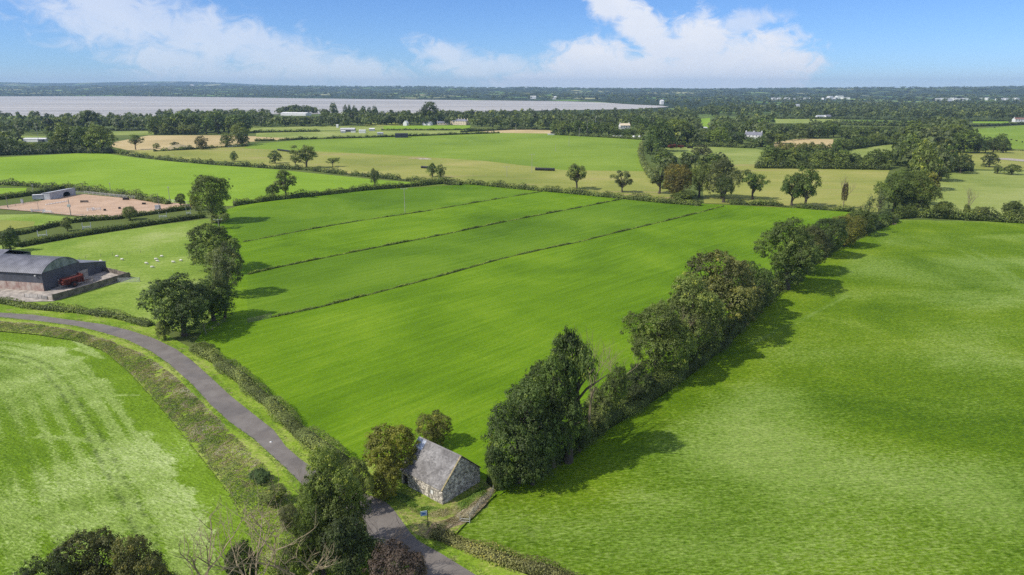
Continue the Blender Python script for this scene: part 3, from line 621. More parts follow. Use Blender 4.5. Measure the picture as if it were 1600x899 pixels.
hedge([(676, 838), (690, 842), (720, 853), (752, 866), (800, 884), (860, 902), (930, 930)], 1.9, 2.6, (0.15, 0.15, 0.065), 'brownish green hedge by the lane at the bottom, below the sign', 31, 0.3)
hedge([(1180, 263), (1260, 263.5), (1320, 264.5), (1388, 265.5)], 7, 8, DG, 'thick hedge at the foot of the dark belt behind the pale stubble field', 33, 0.35)
hedge([(1235, 238), (1300, 238), (1340, 232), (1380, 226), (1432, 225)], 6, 8, DG, 'thick hedge along the bend behind the far olive field', 34, 0.35)
# undergrowth along the big diagonal row of trees
hedge([(768, 762), (815, 742), (880, 712), (930, 672), (985, 640), (1060, 590), (1130, 535), (1185, 478), (1230, 440), (1280, 400), (1340, 368), (1400, 346)], 3.2, 4.5, DG, 'dark undergrowth hedge at the foot of the diagonal row of trees', 32, 0.4, leafk=1.3)
for k, pl in enumerate([[(380, 379), (480, 360), (560, 346), (657, 332), (750, 316), (847, 300)], [(387, 430), (420, 422), (520, 401), (700, 366), (800, 345), (900, 326), (972, 312)],
                        [(425, 497), (500, 481), (640, 445), (700, 429), (784, 405), (860, 388), (900, 380), (960, 365), (1040, 346), (1100, 331), (1130, 323)]]):
    hedge(pl, (0.6, 0.75, 0.65)[k], 0.9, (0.125, 0.165, 0.04), ('uppermost of the three thin grass baulks crossing the central meadow', 'middle one of the three thin grass baulks crossing the central meadow',
          'lowest and longest of the three thin grass baulks crossing the central meadow')[k], 40 + k, 0.5, name='grass_baulk', leafk=1.3, cat='grass strip', group='thin rough grass lines across the central meadow')

# ------------------------------------------------------------------ TREES one can point at
T = tree
row = 'trees of the diagonal row between the two big fields'
T(812, 772, 600, 128, 'broad', GREENS[3], 'big dark tree right of the stone cottage, front end of the diagonal row', row)
T(862, 744, 556, 100, 'broad', GREENS[1], 'dark leafy tree second from the front of the diagonal row', row)
T(838, 700, 560, 80, 'broad', DARK, 'dark tree behind the front two of the diagonal row, on the meadow side', row)
T(782, 775, 690, 56, 'bush', GREENS[3], 'dark bush at the left foot of the front tree of the diagonal row', row, 'bush', 'bush')
T(832, 768, 690, 70, 'bush', GREENS[0], 'dark bush under the front tree of the diagonal row', row, 'bush', 'bush')
T(888, 722, 516, 78, 'tuft', GREENS[3], 'ivy covered column tree with dead twigs on top in the diagonal row', row, name='ivy_tree')
T(897, 706, 600, 20, 'column', DARK, 'ivy covered lower stem under the tuft topped tree of the diagonal row', row, 'ivy_tree', 'tree')
T(955, 655, 572, 52, 'bush', GREENS[0], 'small rounded bush tree in the gap of the diagonal row', row, 'bush', 'bush')
T(905, 712, 655, 40, 'bush', GREENS[0], 'low bush hiding the foot of the tuft topped ivy tree', row, 'bush', 'bush')
T(928, 682, 612, 58, 'bush', LG, 'pale shrub beside the ivy covered column tree', row, 'bush', 'bush')
T(992, 632, 575, 60, 'bush', DARK, 'dark bush just left of the large middle trees of the diagonal row', row, 'bush', 'bush')
T(1024, 606, 466, 112, 'broad', GREENS[2], 'mixed green tree with pale twigs left in the middle of the diagonal row', row)
T(1076, 572, 432, 122, 'broad', GREENS[4], 'wide grey green tree in the middle of the diagonal row', row)
T(1118, 540, 386, 134, 'broad', (0.095, 0.102, 0.036), 'tallest dome shaped brownish green tree of the diagonal row', row)
T(1162, 505, 402, 84, 'broad', GREENS[1], 'dark tree on the right flank of the tallest dome tree', row)
T(1190, 482, 425, 50, 'bush', LG, 'light green bush in the dip before the far half of the diagonal row', row, 'bush', 'bush')
T(1228, 460, 344, 104, 'broad', GREENS[0], 'broad dark tree heading the far half of the diagonal row', row)
T(1258, 432, 352, 76, 'broad', (0.075, 0.085, 0.032), 'tree with a reddish side, second in the far half of the row', row)
T(1290, 406, 338, 66, 'broad', GREENS[3], 'round dark tree third in the far half of the diagonal row', row)
T(1318, 388, 332, 58, 'broad', OLIVE, 'olive toned tree near the far end of the diagonal row', row)
T(1342, 370, 326, 50, 'bush', GREENS[2], 'small tree almost at the far end of the diagonal row', row)
T(1353, 362, 310, 44, 'sparse', GREY, 'thin pale leaved tree with a light trunk at the far end of the row', row)
T(1378, 350, 330, 34, 'bush', GREENS[1], 'last little bush of the diagonal row beside the brown patch', row, 'bush', 'bush')
lf = 'trees between the sheep paddock and the meadow'
T(290, 534, 432, 112, 'broad', GREENS[3], 'large round tree right beside the bend of the lane', lf)
T(335, 508, 428, 76, 'broad', GREENS[1], 'dark tree touching the large tree by the lane bend', lf)
T(338, 430, 345, 84, 'broad', GREENS[0], 'broad tree standing right of the grazing sheep', lf)
T(358, 468, 378, 66, 'tall', GREY, 'grey green feathery tree overhanging the meadow edge', lf)
T(352, 500, 420, 30, 'bush', GREY, 'slim greyish bush between the lane tree and the meadow', lf, 'bush', 'bush')
T(343, 358, 330, 34, 'sparse', LG, 'light leafy small tree behind the utility pole top', lf)
T(334, 352, 270, 70, 'broad', GREENS[2], 'tall tree at the right end of the riding arena', lf)
T(306, 330, 305, 16, 'bush', OLIVE, 'little yellowish bush at the right corner of the arena fence', lf, 'bush', 'bush')
T(283, 323, 303, 20, 'bush', DG, 'round dark bush behind the right end of the arena rail', None, 'bush', 'bush')
T(318, 553, 538, 40, 'bush', LIME, 'low bright green bush on the lane bank under the large tree', None, 'bush', 'bush')
T(258, 535, 500, 26, 'bush', LG, 'small bush at the lane edge left of the large round tree', None, 'bush', 'bush')
T(204, 345, 322, 26, 'bush', LG, 'small tree rising from the hedge below the arena', None, 'bush', 'bush')
T(106, 362, 340, 20, 'bush', LG, 'small bush between the two parallel paddock hedges', None, 'bush', 'bush')
T(18, 395, 355, 30, 'bush', GREENS[1], 'dark small tree behind the barn at the left edge', None)
# by the cottage and the bottom edge
T(614, 764, 662, 88, 'bush', (0.16, 0.165, 0.03), 'yellow olive tree against the left end of the stone cottage', name='tree')
T(602, 788, 722, 54, 'bush', (0.15, 0.155, 0.03), 'yellow green bush at the left front corner of the cottage', None, 'bush', 'bush')
T(680, 706, 641, 60, 'broad', (0.13, 0.14, 0.035), 'small yellow green tree just behind the cottage roof ridge')
T(530, 900, 702, 118, 'broad', GREENS[2], 'large dark tree in the foreground where the lane passes behind it')
T(505, 915, 745, 84, 'broad', GREENS[0], 'leafy tree leaning on the left of the large foreground tree')
T(562, 808, 712, 56, 'broad', GREENS[4], 'paler tree at the back of the large foreground tree')
T(555, 940, 800, 110, 'bush', DARK, 'dark shrub mass under the large foreground tree', None, 'bush', 'bush')
T(455, 950, 858, 70, 'bush', LIME, 'light yellow green shrub at the bottom left of the foreground tree', None, 'bush', 'bush')
T(385, 940, 848, 62, 'bush', DARK, 'dark ivy shrub under the bare branches at the bottom edge', None, 'bush', 'bush')
T(625, 960, 852, 96, 'bush', (0.085, 0.062, 0.062), 'purple leaved shrub beside the lane at the bottom edge', None, 'bush', 'bush')
T(168, 1012, 828, 140, 'broad', (0.062, 0.068, 0.026), 'dark green tree top rising from the bottom left edge')
T(240, 1012, 842, 115, 'broad', (0.075, 0.078, 0.030), 'right hand neighbour of the dark tree top at the bottom left')
T(95, 1045, 862, 100, 'broad', DARK, 'low dark tree top at the very left of the bottom tree group')
T(408, 760, 735, 36, 'bush', (0.07, 0.11, 0.045), 'glossy dark green bush on the bank beside the lane', None, 'bush', 'bush')
T(432, 795, 760, 44, 'bush', LG, 'green bush below the glossy bush on the lane bank', None, 'bush', 'bush')
T(455, 835, 790, 40, 'bush', (0.10, 0.11, 0.05), 'grey green bush left of the large foreground tree', None, 'bush', 'bush')
# far side of the meadow
fm = 'single trees in the hedges beyond the meadow'
T(447, 309, 266, 44, 'open', GREENS[2], 'open crowned tree left in the hedge behind the meadow', fm)
T(427, 311, 288, 22, 'bush', GREENS[0], 'small tree left of the open crowned hedge tree', fm)
T(586, 293, 263, 17, 'tall', GREY, 'narrow dying tree in the hedge behind the meadow', fm)
T(479, 263, 224, 46, 'open', GREENS[4], 'wide open tree in the hedge above the bright field', fm)
T(462, 262, 238, 16, 'sparse', GREY, 'thin tree directly left of the wide open hedge tree', fm)
T(430, 256, 235, 22, 'mid', GREENS[1], 'round tree with a clear stem beside the black bale row', fm)
T(520, 261, 246, 24, 'mopen', GREENS[0], 'low spreading tree right of the wide open hedge tree', fm)
T(366, 253, 237, 13, 'mid', GREENS[1], 'tiny lone tree on the hedge above the bright field', fm)
T(676, 277, 254, 18, 'mid', GREENS[1], 'left one of the two round trees beside the short black bale row', fm)
T(688, 279, 257, 18, 'mid', GREENS[0], 'right one of the two round trees beside the short black bale row', fm)
T(901, 296, 254, 42, 'open', GREENS[4], 'open grey tree right of the long black bale row', fm)
T(972, 301, 267, 34, 'open', GREY, 'small open tree at the meadow hedge left of the tall clump', fm)
T(1030, 303, 252, 44, 'open', GREY, 'pale thin crowned tree at the left of the tall hedge clump', fm)
T(1058, 313, 251, 48, 'broad', RUST, 'tree with rusty orange top in the tall hedge clump', fm)
T(1092, 310, 252, 36, 'tall', GREENS[4], 'grey green tree right of the rusty topped tree', fm)
T(1070, 318, 298, 44, 'bush', DG, 'round bush at the foot of the rusty topped tree', fm, 'bush', 'bush')
T(1128, 313, 243, 58, 'broad', (0.09, 0.105, 0.05), 'tall grey green tree with several pale stems in the clump', fm)
T(1130, 318, 275, 30, 'column', DARK, 'ivy clad stems under the tall grey green tree', fm, name='ivy_tree')
T(1176, 312, 265, 44, 'open', GREENS[1], 'small dark tree with a clear trunk right of the tall clump', fm)
T(1237, 323, 268, 46, 'open', GREENS[1], 'left one of the touching pair of open trees', fm)
T(1258, 325, 257, 48, 'open', GREENS[0], 'right taller one of the touching pair of open trees', fm)
T(1396, 335, 262, 62, 'broad', GREENS[0], 'broad dark tree at the corner where three hedges meet', fm)
T(1432, 338, 270, 56, 'broad', GREENS[2], 'tree right behind the broad corner tree', fm)
T(1372, 338, 300, 26, 'sparse', GREY, 'thin whitish tree left of the broad corner tree', fm)
T(1582, 347, 313, 38, 'bush', DG, 'big bush at the right edge on the hedge of the right hand field', None, 'bush', 'bush')
T(1530, 345, 322, 26, 'bush', LG, 'paler bush right of the dead tree on the top hedge', None, 'bush', 'bush')
T(1470, 342, 315, 34, 'bush', DG, 'dark bush right of the corner trees on the top hedge', None, 'bush', 'bush')
cr = 'trees in the leafy band behind the corner tree'
for k, (px, by, ty, w, col) in enumerate([(1440, 300, 222, 46, GREENS[4]), (1465, 285, 230, 44, GREY), (1480, 270, 226, 36, GREENS[1]), (1418, 262, 212, 40, GREENS[0]), (1455, 240, 196, 50, GREY), (1490, 232, 193, 46, GREENS[4]),
                                          (1505, 240, 204, 44, GREENS[0]), (1430, 228, 190, 44, GREENS[2]), (1515, 236, 208, 36, GREENS[1]), (1545, 262, 238, 26, DARK), (1560, 236, 208, 24, GREENS[0]), (1445, 322, 268, 40, OLIVE), (1500, 272, 240, 36, DARK),
                                          (1580, 274, 256, 28, DG), (1558, 272, 258, 14, DG), (1540, 234, 214, 26, GREENS[3])]):
    T(px, by, ty, w, 'mid', col, ['leafy tree in the thick band of trees running down to the corner tree', 'grey willow like tree in the band behind the corner tree'][col is GREY], cr)
for a_ in [(212, 234, 209, 26, 'mopen', GREENS[1], 'dark tree with stems on the left of the straw field'), (245, 233, 224, 12, 'mid', GREENS[2], 'tiny bush tree at the foot of the straw field'),
           (315, 234, 212, 22, 'mid', (0.08, 0.075, 0.03), 'lone brownish tree standing in front of the straw field'), (356, 230, 208, 24, 'mid', GREENS[4], 'pale tree at the right end of the straw field'),
           (377, 227, 190, 30, 'mid', GREENS[4], 'tall tree at the right end of the straw field'), (379, 229, 206, 22, 'mid', DARK, 'dark round tree in front of the tall one by the straw field'),
           (274, 231, 221, 14, 'far', DARK, 'dark round bush beside the earth mound'), (671, 194, 158, 36, 'mid', DARK, 'largest dome shaped tree above the woods near the mansion'),
           (1028, 238, 188, 48, 'mid', GREENS[3], 'big dark tree at the right corner of the far green field'), (1060, 226, 184, 52, 'mid', GREENS[2], 'large round tree behind the red machines'),
           (1018, 242, 214, 34, 'mid', GREENS[1], 'bush like tree at the edge of the far green field'), (1095, 250, 226, 34, 'mid', (0.075, 0.082, 0.045), 'round grey tree in front of the small pale field'),
           (1035, 262, 232, 40, 'mid', GREENS[0], 'dark bushy tree below the small pale field'), (1075, 258, 240, 30, 'mid', GREENS[3], 'low dark tree in the belt below the small pale field'),
           (1115, 262, 240, 30, 'mid', GREENS[1], 'dark tree at the right end of that belt'), (1120, 228, 200, 40, 'mid', LIME, 'yellow green tree behind the small pale field'),
           (1150, 226, 206, 40, 'mid', GREENS[3], 'dark tree left of the white farmhouse'), (1190, 230, 212, 30, 'mid', GREENS[1], 'dark tree right of and below the white farmhouse'), (1172, 224, 214, 16, 'mid', GREENS[0], 'small tree in front of the white farmhouse'),
           (1205, 262, 228, 46, 'mid', GREENS[0], 'dark tree at the left end of the belt behind the pale stubble'), (1218, 225, 208, 30, 'mid', GREENS[2], 'tree between the farmhouse and the yellow plot')]:
    T(*a_)
pp = 'slim poplars along the lake shore'
for px, ty, w in [(523, 161, 15), (540, 164, 8), (547, 164, 7), (555, 164, 9), (568, 164, 11), (577, 166, 8), (587, 164, 9)]:
    T(px, 186, ty, w, 'far', GREENS[3], 'slim tree standing above the wood against the lake', pp, name='poplar')

# belts of trees: individuals near, one mass far away
BELT = []                                                                     # (x, y, h, w, color, key, label, group)
def belt(px, n, hmin, hmax, label, group, seed, depth=12, cols=None):
    rng = random.Random(seed); P = GG(px); L = [0]
    for k in range(len(P) - 1): L.append(L[-1] + (P[k + 1] - P[k]).length)
    for q in range(n):
        s = (q + rng.uniform(0.2, 0.8)) / n * L[-1]; k = max(j_ for j_ in range(len(P)) if L[j_] <= s + 1e-6); k = min(k, len(P) - 2)
        t = (s - L[k]) / (L[k + 1] - L[k]); pt = P[k].lerp(P[k + 1], t); dirn = pt.normalized(); pt = pt + dirn * rng.uniform(0, depth)
        h = rng.uniform(hmin, hmax); BELT.append((pt.x, pt.y, h, h * rng.uniform(0.75, 1.05), rng.choice(cols or GREENS), label, group))
def wood(px, spacing, hmin, hmax, label, group, seed, cols=None):
    rng = random.Random(seed); P = GG(px); xs = [q.x for q in P]; ys = [q.y for q in P]; Q = []
    y = min(ys)
    while y < max(ys):
        x = min(xs)
        while x < max(xs): Q.append((x + rng.uniform(-.4, .4) * spacing, y + rng.uniform(-.4, .4) * spacing)); x += spacing
        y += spacing * (1 + (y > 1500) * 1.0)
    Q = np.array(Q); ok = inside(Q, P)
    for x, y in Q[ok]:
        h = rng.uniform(hmin, hmax); BELT.append((x, y, h, h * rng.uniform(0.75, 1.05), rng.choice(cols or GREENS), label, group))
belt([(-60, 245), (0, 243), (60, 241), (115, 239)], 15, 13, 18, 'bushy tree in the row along the far left side of the bright field', 'trees along the far left side of the bright field', 1, 25)
belt([(82, 240), (120, 239), (165, 240)], 8, 20, 27, 'big round tree of the clump at the far left corner of the bright field', 'clump of big trees at the far left corner of the bright field', 2, 30)
belt([(100, 226), (170, 226)], 6, 12, 17, 'tree just behind the big clump at the far left corner', 'trees behind the far left clump', 3, 40)
belt([(240, 211), (300, 211), (390, 208)], 24, 22, 29, 'tall dark tree in the wood standing behind the straw field', 'dark wood behind the straw field', 4, 60, GREENS[:4])
belt([(240, 211), (310, 211)], 10, 13, 17, 'paler low tree at the foot of the wood behind the straw field', 'paler trees at the foot of the wood behind the straw field', 5, 8, [LG, GREENS[4]])
belt([(-40, 214), (60, 210), (160, 206), (240, 204)], 34, 15, 22, 'dark tree in the belt between the left fields and the lake', 'dark belt of trees near the lake on the left', 6, 110, GREENS[:4])
belt([(125, 204), (152, 204)], 5, 28, 33, 'tall conifer like tree in the belt near the lake on the left', 'tall narrow trees in the left lake belt', 7, 20, [DARK])
belt([(390, 200), (480, 198), (600, 198)], 30, 14, 24, 'dark tree of the wood between the straw field and the farm sheds', 'wood between the straw field and the farm sheds', 8, 90)
belt([(600, 197), (660, 196), (690, 194)], 14, 16, 26, 'tree in the wood left of the white cottages', 'wood by the white cottages', 9, 80)
belt([(735, 199), (780, 200), (830, 201)], 11, 14, 20, 'round parkland tree right of the cream mansion', 'parkland trees right of the cream mansion', 10, 30, GREENS[:3])
belt([(830, 199), (900, 199), (960, 199)], 14, 16, 22, 'tree standing behind the bare straw strip', 'trees behind the bare straw strip', 11, 60)
belt([(862, 211), (925, 213), (1005, 216)], 17, 14, 22, 'tree in the row behind the poles at the right end of the far green field', 'trees behind the poles of the far green field', 12, 25, GREENS)
belt([(960, 204), (1010, 206), (1060, 204)], 10, 14, 20, 'tree around the pale house among the trees', 'trees around the pale house', 13, 60)
belt([(1205, 262), (1260, 262), (1320, 263), (1385, 264)], 22, 9, 16, 'tree in the dark belt behind the pale stubble field', 'dark belt behind the pale stubble field', 14, 14, GREENS)
belt([(1300, 240), (1340, 234), (1380, 227), (1430, 226)], 16, 9, 14, 'bushy tree along the bend behind the far olive field', 'trees along the bend behind the olive field', 15, 25, GREENS)
belt([(1210, 219), (1260, 216), (1330, 219), (1400, 222)], 20, 14, 20, 'tree in the broad wood behind the pale yellow plot', 'wood behind the pale yellow plot', 16, 60)
belt([(1230, 206), (1300, 208), (1420, 206)], 20, 12, 18, 'tree in the upper part of the wood behind the yellow plot', 'upper part of the wood behind the yellow plot', 17, 90)
belt([(1100, 219), (1160, 212), (1215, 212)], 12, 14, 22, 'tree around and behind the white farmhouse', 'trees around the white farmhouse', 18, 60)
belt([(1115, 200), (1165, 198), (1210, 196)], 10, 15, 22, 'tree on the rise behind the white farmhouse', 'trees behind the white farmhouse', 19, 70)
belt([(1480, 240), (1520, 240), (1570, 240)], 8, 12, 16, 'dark tree on the near side of the cattle field', 'trees on the near side of the cattle field', 20, 20, [DARK, GREENS[3]])
belt([(1265, 190), (1275, 190)], 2, 10, 12, 'little tree standing alone before the white bungalows', 'two little trees before the white bungalows', 21, 5, [DARK])
belt([(1410, 195), (1412, 195), (1535, 194)], 3, 12, 14, 'lone dark tree on the striped fields', 'lone trees on the striped fields', 22, 5, [DARK])
belt([(1280, 237), (1285, 237), (1255, 236), (1215, 236)], 8, 7, 9, 'small brown green tree before the pale yellow plot', 'small trees before the yellow plot', 23, 6, [OLIVE, GREENS[0]])
# distant woods
sh = 'tree of the distant woods'; gr = 'distant woods'
wood([(-200, 205), (-200, 184), (0, 183), (120, 185), (240, 184), (260, 204)], 36, 9, 18, sh, gr, 30)
wood([(240, 206), (250, 182), (420, 179), (600, 182), (600, 198), (400, 200)], 27, 13, 20, sh, gr, 31)
wood([(600, 196), (600, 182), (800, 181), (1045, 176), (1045, 198), (800, 199), (735, 196)], 24, 11, 18, sh, gr, 32)
wood([(800, 202), (1000, 206), (1040, 196), (900, 194), (800, 196)], 26, 12, 18, sh, gr, 33)
wood([(1040, 205), (1045, 176), (1120, 170), (1300, 166), (1700, 166), (1700, 187), (1435, 187), (1212, 184), (1170, 182), (1090, 183), (1090, 203)], 27, 12, 20, sh, gr, 34)
wood([(1436, 202), (1436, 190), (1520, 194), (1500, 199)], 26, 10, 15, sh, gr, 35)
wood([(-200, 240), (-200, 214), (30, 214), (30, 222), (20, 240)], 26, 11, 17, sh, gr, 36)
wood([(75, 222), (75, 214), (158, 212), (175, 222), (160, 228)], 26, 11, 17, sh, gr, 37)
wood([(1045, 168), (1040, 160), (1100, 154), (1300, 157), (1700, 157), (1700, 166), (1300, 166)], 60, 12, 20, sh, gr, 38)
wood([(-200, 149), (-200, 146.6), (400, 147.5), (700, 150), (900, 152), (1040, 156), (1045, 163), (960, 160.5), (880, 157.5), (700, 155.5), (560, 154), (400, 152.3), (100, 149)], 110, 14, 24, sh, gr, 39)
wood([(1130, 228), (1110, 200), (1165, 196), (1200, 207), (1205, 232), (1150, 230)], 15, 12, 18, sh, gr, 40)
wood([(1200, 222), (1205, 200), (1300, 203), (1440, 200), (1436, 224), (1370, 223), (1300, 216)], 17, 11, 17, sh, gr, 41)
wood([(1400, 262), (1425, 200), (1500, 203), (1520, 232), (1480, 232), (1450, 290)], 14, 13, 22, sh, gr, 42, )
wood([(1040, 232), (1015, 214), (1040, 200), (1110, 200), (1130, 228), (1060, 228)], 14, 14, 21, sh, gr, 43)
wood([(1030, 268), (1035, 250), (1120, 256), (1135, 262), (1100, 272)], 11, 7, 12, sh, gr, 44)
wood([(1320, 200), (1440, 199), (1436, 205), (1300, 204)], 20, 8, 12, sh, gr, 45)
CAPS = [(428, 498, 181.5), (1146, 1192, 219), (1212, 1312, 193), (1310, 1436, 197.5), (1092, 1110, 200), (966, 990, 201), (34, 74, 222), (1272, 1302, 186.5), (1512, 1578, 193), (700, 733, 196.5), (655, 675, 197)]
for k, q in enumerate(BELT):                                                  # lower trees in front of the buildings and strips one sees over them
    d_ = q[1] * math.cos(PITCH) + CAM_H * math.sin(PITCH); px_ = 800 + q[0] / d_ * FPX
    for a_, c_, ty in CAPS:
        dy = G(800, ty - 0.8).y
        if a_ - 5 < px_ < c_ + 5 and q[1] < dy:
            hmax_ = top_z(q[1], ty); BELT[k] = (q[0], q[1], max(2.0, min(q[2], hmax_)), min(q[3], max(2.5, hmax_ * 1.3)), *q[4:])
rk = random.Random(9)
for k in range(34):
    px_ = 434 + k * 1.85; f_ = 1 - ((px_ - 466) / 33.0) ** 2; g_ = G(px_, 177.5 + rk.uniform(-.8, .5)); h_ = 9 + 13 * max(0, f_) ** .7
    BELT.append((g_.x, g_.y, h_ * rk.uniform(.95, 1.05), 14, GREENS[3], sh, gr))
for k in range(2600):                                                         # hedgerow trees and copses on the far slopes
    a_ = math.radians(rk.uniform(-42, 42)); r_ = rk.uniform(4200, 10500); x_, y_ = r_ * math.sin(a_), r_ * math.cos(a_)
    if math.degrees(a_) < 12 and r_ < 6400 - 55 * (math.degrees(a_) + 30): continue
    BELT.append((x_, y_, rk.uniform(12, 20), rk.uniform(18, 70), DARK, sh, gr))
BELT.sort(key=lambda q: q[0] ** 2 + q[1] ** 2)
named = sum(1 for o_ in COL.objects if o_.get('category') in ('tree', 'bush'))
NI = max(0, 296 - named)
inview = lambda q: abs(q[0]) < 0.80 * q[1] + 30
near = []; rest = []
for q in BELT:
    if len(near) < NI and inview(q) and q[6] != gr: near.append(q)
    else: rest.append(q)
for x, y, h, w, col, lab, grp in near:
    tree_at(Vector((x, y, 0)), h, w, 'mid' if y < 900 else 'far', col, lab, grp)
rng = np.random.RandomState(77)
protos_far = []
for s_ in range(5):
    V_, F_, t_, L_ = crown_np(200 + s_, 70, 0.27, 'far'); protos_far.append((V_, F_, t_))
protos_tiny = []
for s_ in range(4):
    V_, F_, t_, L_ = crown_np(220 + s_, 26, 0.42, 'far'); protos_tiny.append((V_, F_, t_))
VV, FF, TT = [], [], []; off = 0
for x, y, h, w, col, lab, grp in rest:
    if not (abs(x) < 1.05 * y + 60): continue
    pv = protos_tiny if y > 2600 else protos_far
    V_, F_, t_ = pv[rng.randint(len(pv))]
    a_ = rng.uniform(0, 6.28); R_ = np.array([[math.cos(a_), -math.sin(a_), 0], [math.sin(a_), math.cos(a_), 0], [0, 0, 1]])
    z0 = float(terrain(np.array([x]), np.array([y]))[0])
    VV.append((V_ @ R_.T) * np.array([w, w, h]) + np.array([x, y, z0 - h * 0.08])); FF.append(F_ + off); off += len(V_); TT.append(t_ * 0.6 + rng.uniform(-0.12, 0.5))
far = link('distant_woods', np_mesh('distant_woods', np.vstack(VV), np.vstack(FF), M_LEAF, np.concatenate(TT)))
far.color = (0.072, 0.092, 0.032, 1); tag(far, 'mass of dark distant woods between the fields and the lake and hills', 'woodland', kind='stuff')
print('far trees', len(rest), 'near', len(near), 'named', named)

def bare(seed, H, spread=0.35, levels=4, r0=0.02, trunk=0.3, kids=3, crook=0.12):
    rng = random.Random(seed); mb = MB()
    def grow(p, d, L, r, lv):
        pts = [p]; n = 4; rad = [r]
        for k in range(n):
            d = (d + Vector((rng.uniform(-1, 1), rng.uniform(-1, 1), rng.uniform(-.5, .9))) * crook * (1.6 if lv else 0.5)).normalized()
            pts.append(pts[-1] + d * L / n); rad.append(r * (1 - 0.5 * (k + 1) / n))
        mb.path(pts, rad, 6 if lv == 0 else 4, cap=False) if False else mb.path(pts, rad, 6 if lv == 0 else 4)
        if lv < levels:
            for q in range(kids + (lv == 0)):
                s = rng.uniform(0.45, 1.0) if q else 1.0; k = min(n - 1, int(s * n)); bp = pts[k].lerp(pts[k + 1], s * n - k) if s < 1 else pts[-1]
                side = Vector((rng.uniform(-1, 1), rng.uniform(-1, 1), rng.uniform(-0.1, 0.5))).normalized()
                nd = (d * (1 - spread) + side * spread * 1.6 + Vector((0, 0, 0.15))).normalized()
                grow(bp, nd, L * rng.uniform(0.6, 0.85), r * 0.55, lv + 1)
    grow(Vector((0, 0, 0)), Vector((0, 0, 1)), H * trunk, H * r0, 0); return mb
def bare_tree(px, by, ty, seed, label, group=None, mat=None, spread=0.4, levels=4, trunk=0.3, ivy=None, kids=3, name='dead_tree', r0=0.018, cat='tree'):
    loc = G(px, by); h = max(2, top_z(loc.y, ty)); mb = bare(seed, 1, spread, levels, r0, trunk, kids)
    z = max(v[2] for v in mb.v); r = empty(name, loc, 0, label, cat, group)
    me = mb.mesh('branch', mat or M_DEAD); o_ = link('branch', me, r); s = h / z; o_.scale = (s, s, s)
    if ivy:
        c_ = link('crown', RNG.choice(PROTO['column'])[0], r); c_.scale = (ivy[0], ivy[0], h * ivy[1]); c_.color = (*ivy[2], 1)
    return r
bare_tree(330, 985, 800, 3, 'left one of the two bare crooked trees at the bottom edge', 'bare trees at the bottom edge', spread=0.42, levels=4, trunk=0.36, name='bare_tree', r0=0.014)
bare_tree(405, 1000, 790, 8, 'right one of the two bare crooked trees, reaching in front of the brown bank', 'bare trees at the bottom edge', spread=0.48, levels=4, trunk=0.33, name='bare_tree', r0=0.014)
bare_tree(470, 960, 800, 12, 'low bare branches sticking out left of the large foreground tree', spread=0.5, levels=4, trunk=0.3, name='bare_tree', r0=0.014)
bare_tree(598, 905, 800, 15, 'thin leafless twigs over the lane right of the foreground tree', spread=0.5, levels=4, trunk=0.3, mat=M_BARK, name='bare_tree', r0=0.008)
bare_tree(476, 800, 715, 18, 'brown leafless sapling between the lane and the foreground tree', spread=0.35, levels=4, trunk=0.35, name='bare_tree', r0=0.008)
bare_tree(962, 625, 528, 21, 'whitish dead tree in the gap of the diagonal row', spread=0.45, trunk=0.35, levels=4, name='dead_tree', r0=0.014)
bare_tree(918, 690, 515, 24, 'bleached dead stem beside the ivy covered column tree', spread=0.25, trunk=0.4, levels=4, r0=0.010)
bare_tree(1317, 327, 273, 27, 'dead tree with brown ivy on its trunk on the hedge before the pale stubble', spread=0.25, trunk=0.45, levels=3, ivy=(3.4, 0.8, (0.085, 0.07, 0.035)))
bare_tree(1508, 342, 289, 30, 'bare dead tree sticking out of the top hedge of the right hand field', spread=0.3, trunk=0.4, levels=4, ivy=(3.0, 0.45, DG), r0=0.016)
bare_tree(1050, 585, 475, 33, 'pale dead branches inside the mixed green tree of the diagonal row', spread=0.45, trunk=0.4, levels=4, r0=0.01)

# ------------------------------------------------------------------ stone cottage
M_STONE = plain('rubble_stone', (0.50, 0.455, 0.385), 0.9, 0.45, 1.6, tintv=0.5, bmp=0.02, col2=(0.27, 0.245, 0.21))
M_MORTAR = plain('lime_mortar', (0.33, 0.30, 0.25), 0.95, 0.35, 1.2, bmp=0.02)
M_SLATE = plain('old_slate', (0.215, 0.205, 0.195), 0.7, 0.35, 0.55, tintv=0.28, bmp=0.004, col2=(0.15, 0.14, 0.132))
M_WHITE = plain('white_paint', (0.78, 0.77, 0.74), 0.6, 0.08, 2)
M_DARKDOOR = plain('dark_boards', (0.035, 0.030, 0.026), 0.8, 0.3, 2)
M_TIN = plain('galvanised_sheet', (0.52, 0.56, 0.62), 0.4, 0.15, 0.8, metal=0.3)
M_MOSS = plain('mossy_mortar', (0.34, 0.27, 0.18), 0.95, 0.4, 1.5, col2=(0.22, 0.20, 0.07))
CL, CW, CE, CR = 9.2, 8.2, 2.75, 6.55
cot = empty('stone_cottage', G(692, 791), RAD(-40), 'old roofless looking stone cottage'.replace('roofless looking ', 'rubble ') + ' with grey slate roof standing beside the lane', 'cottage')
th = 0.5
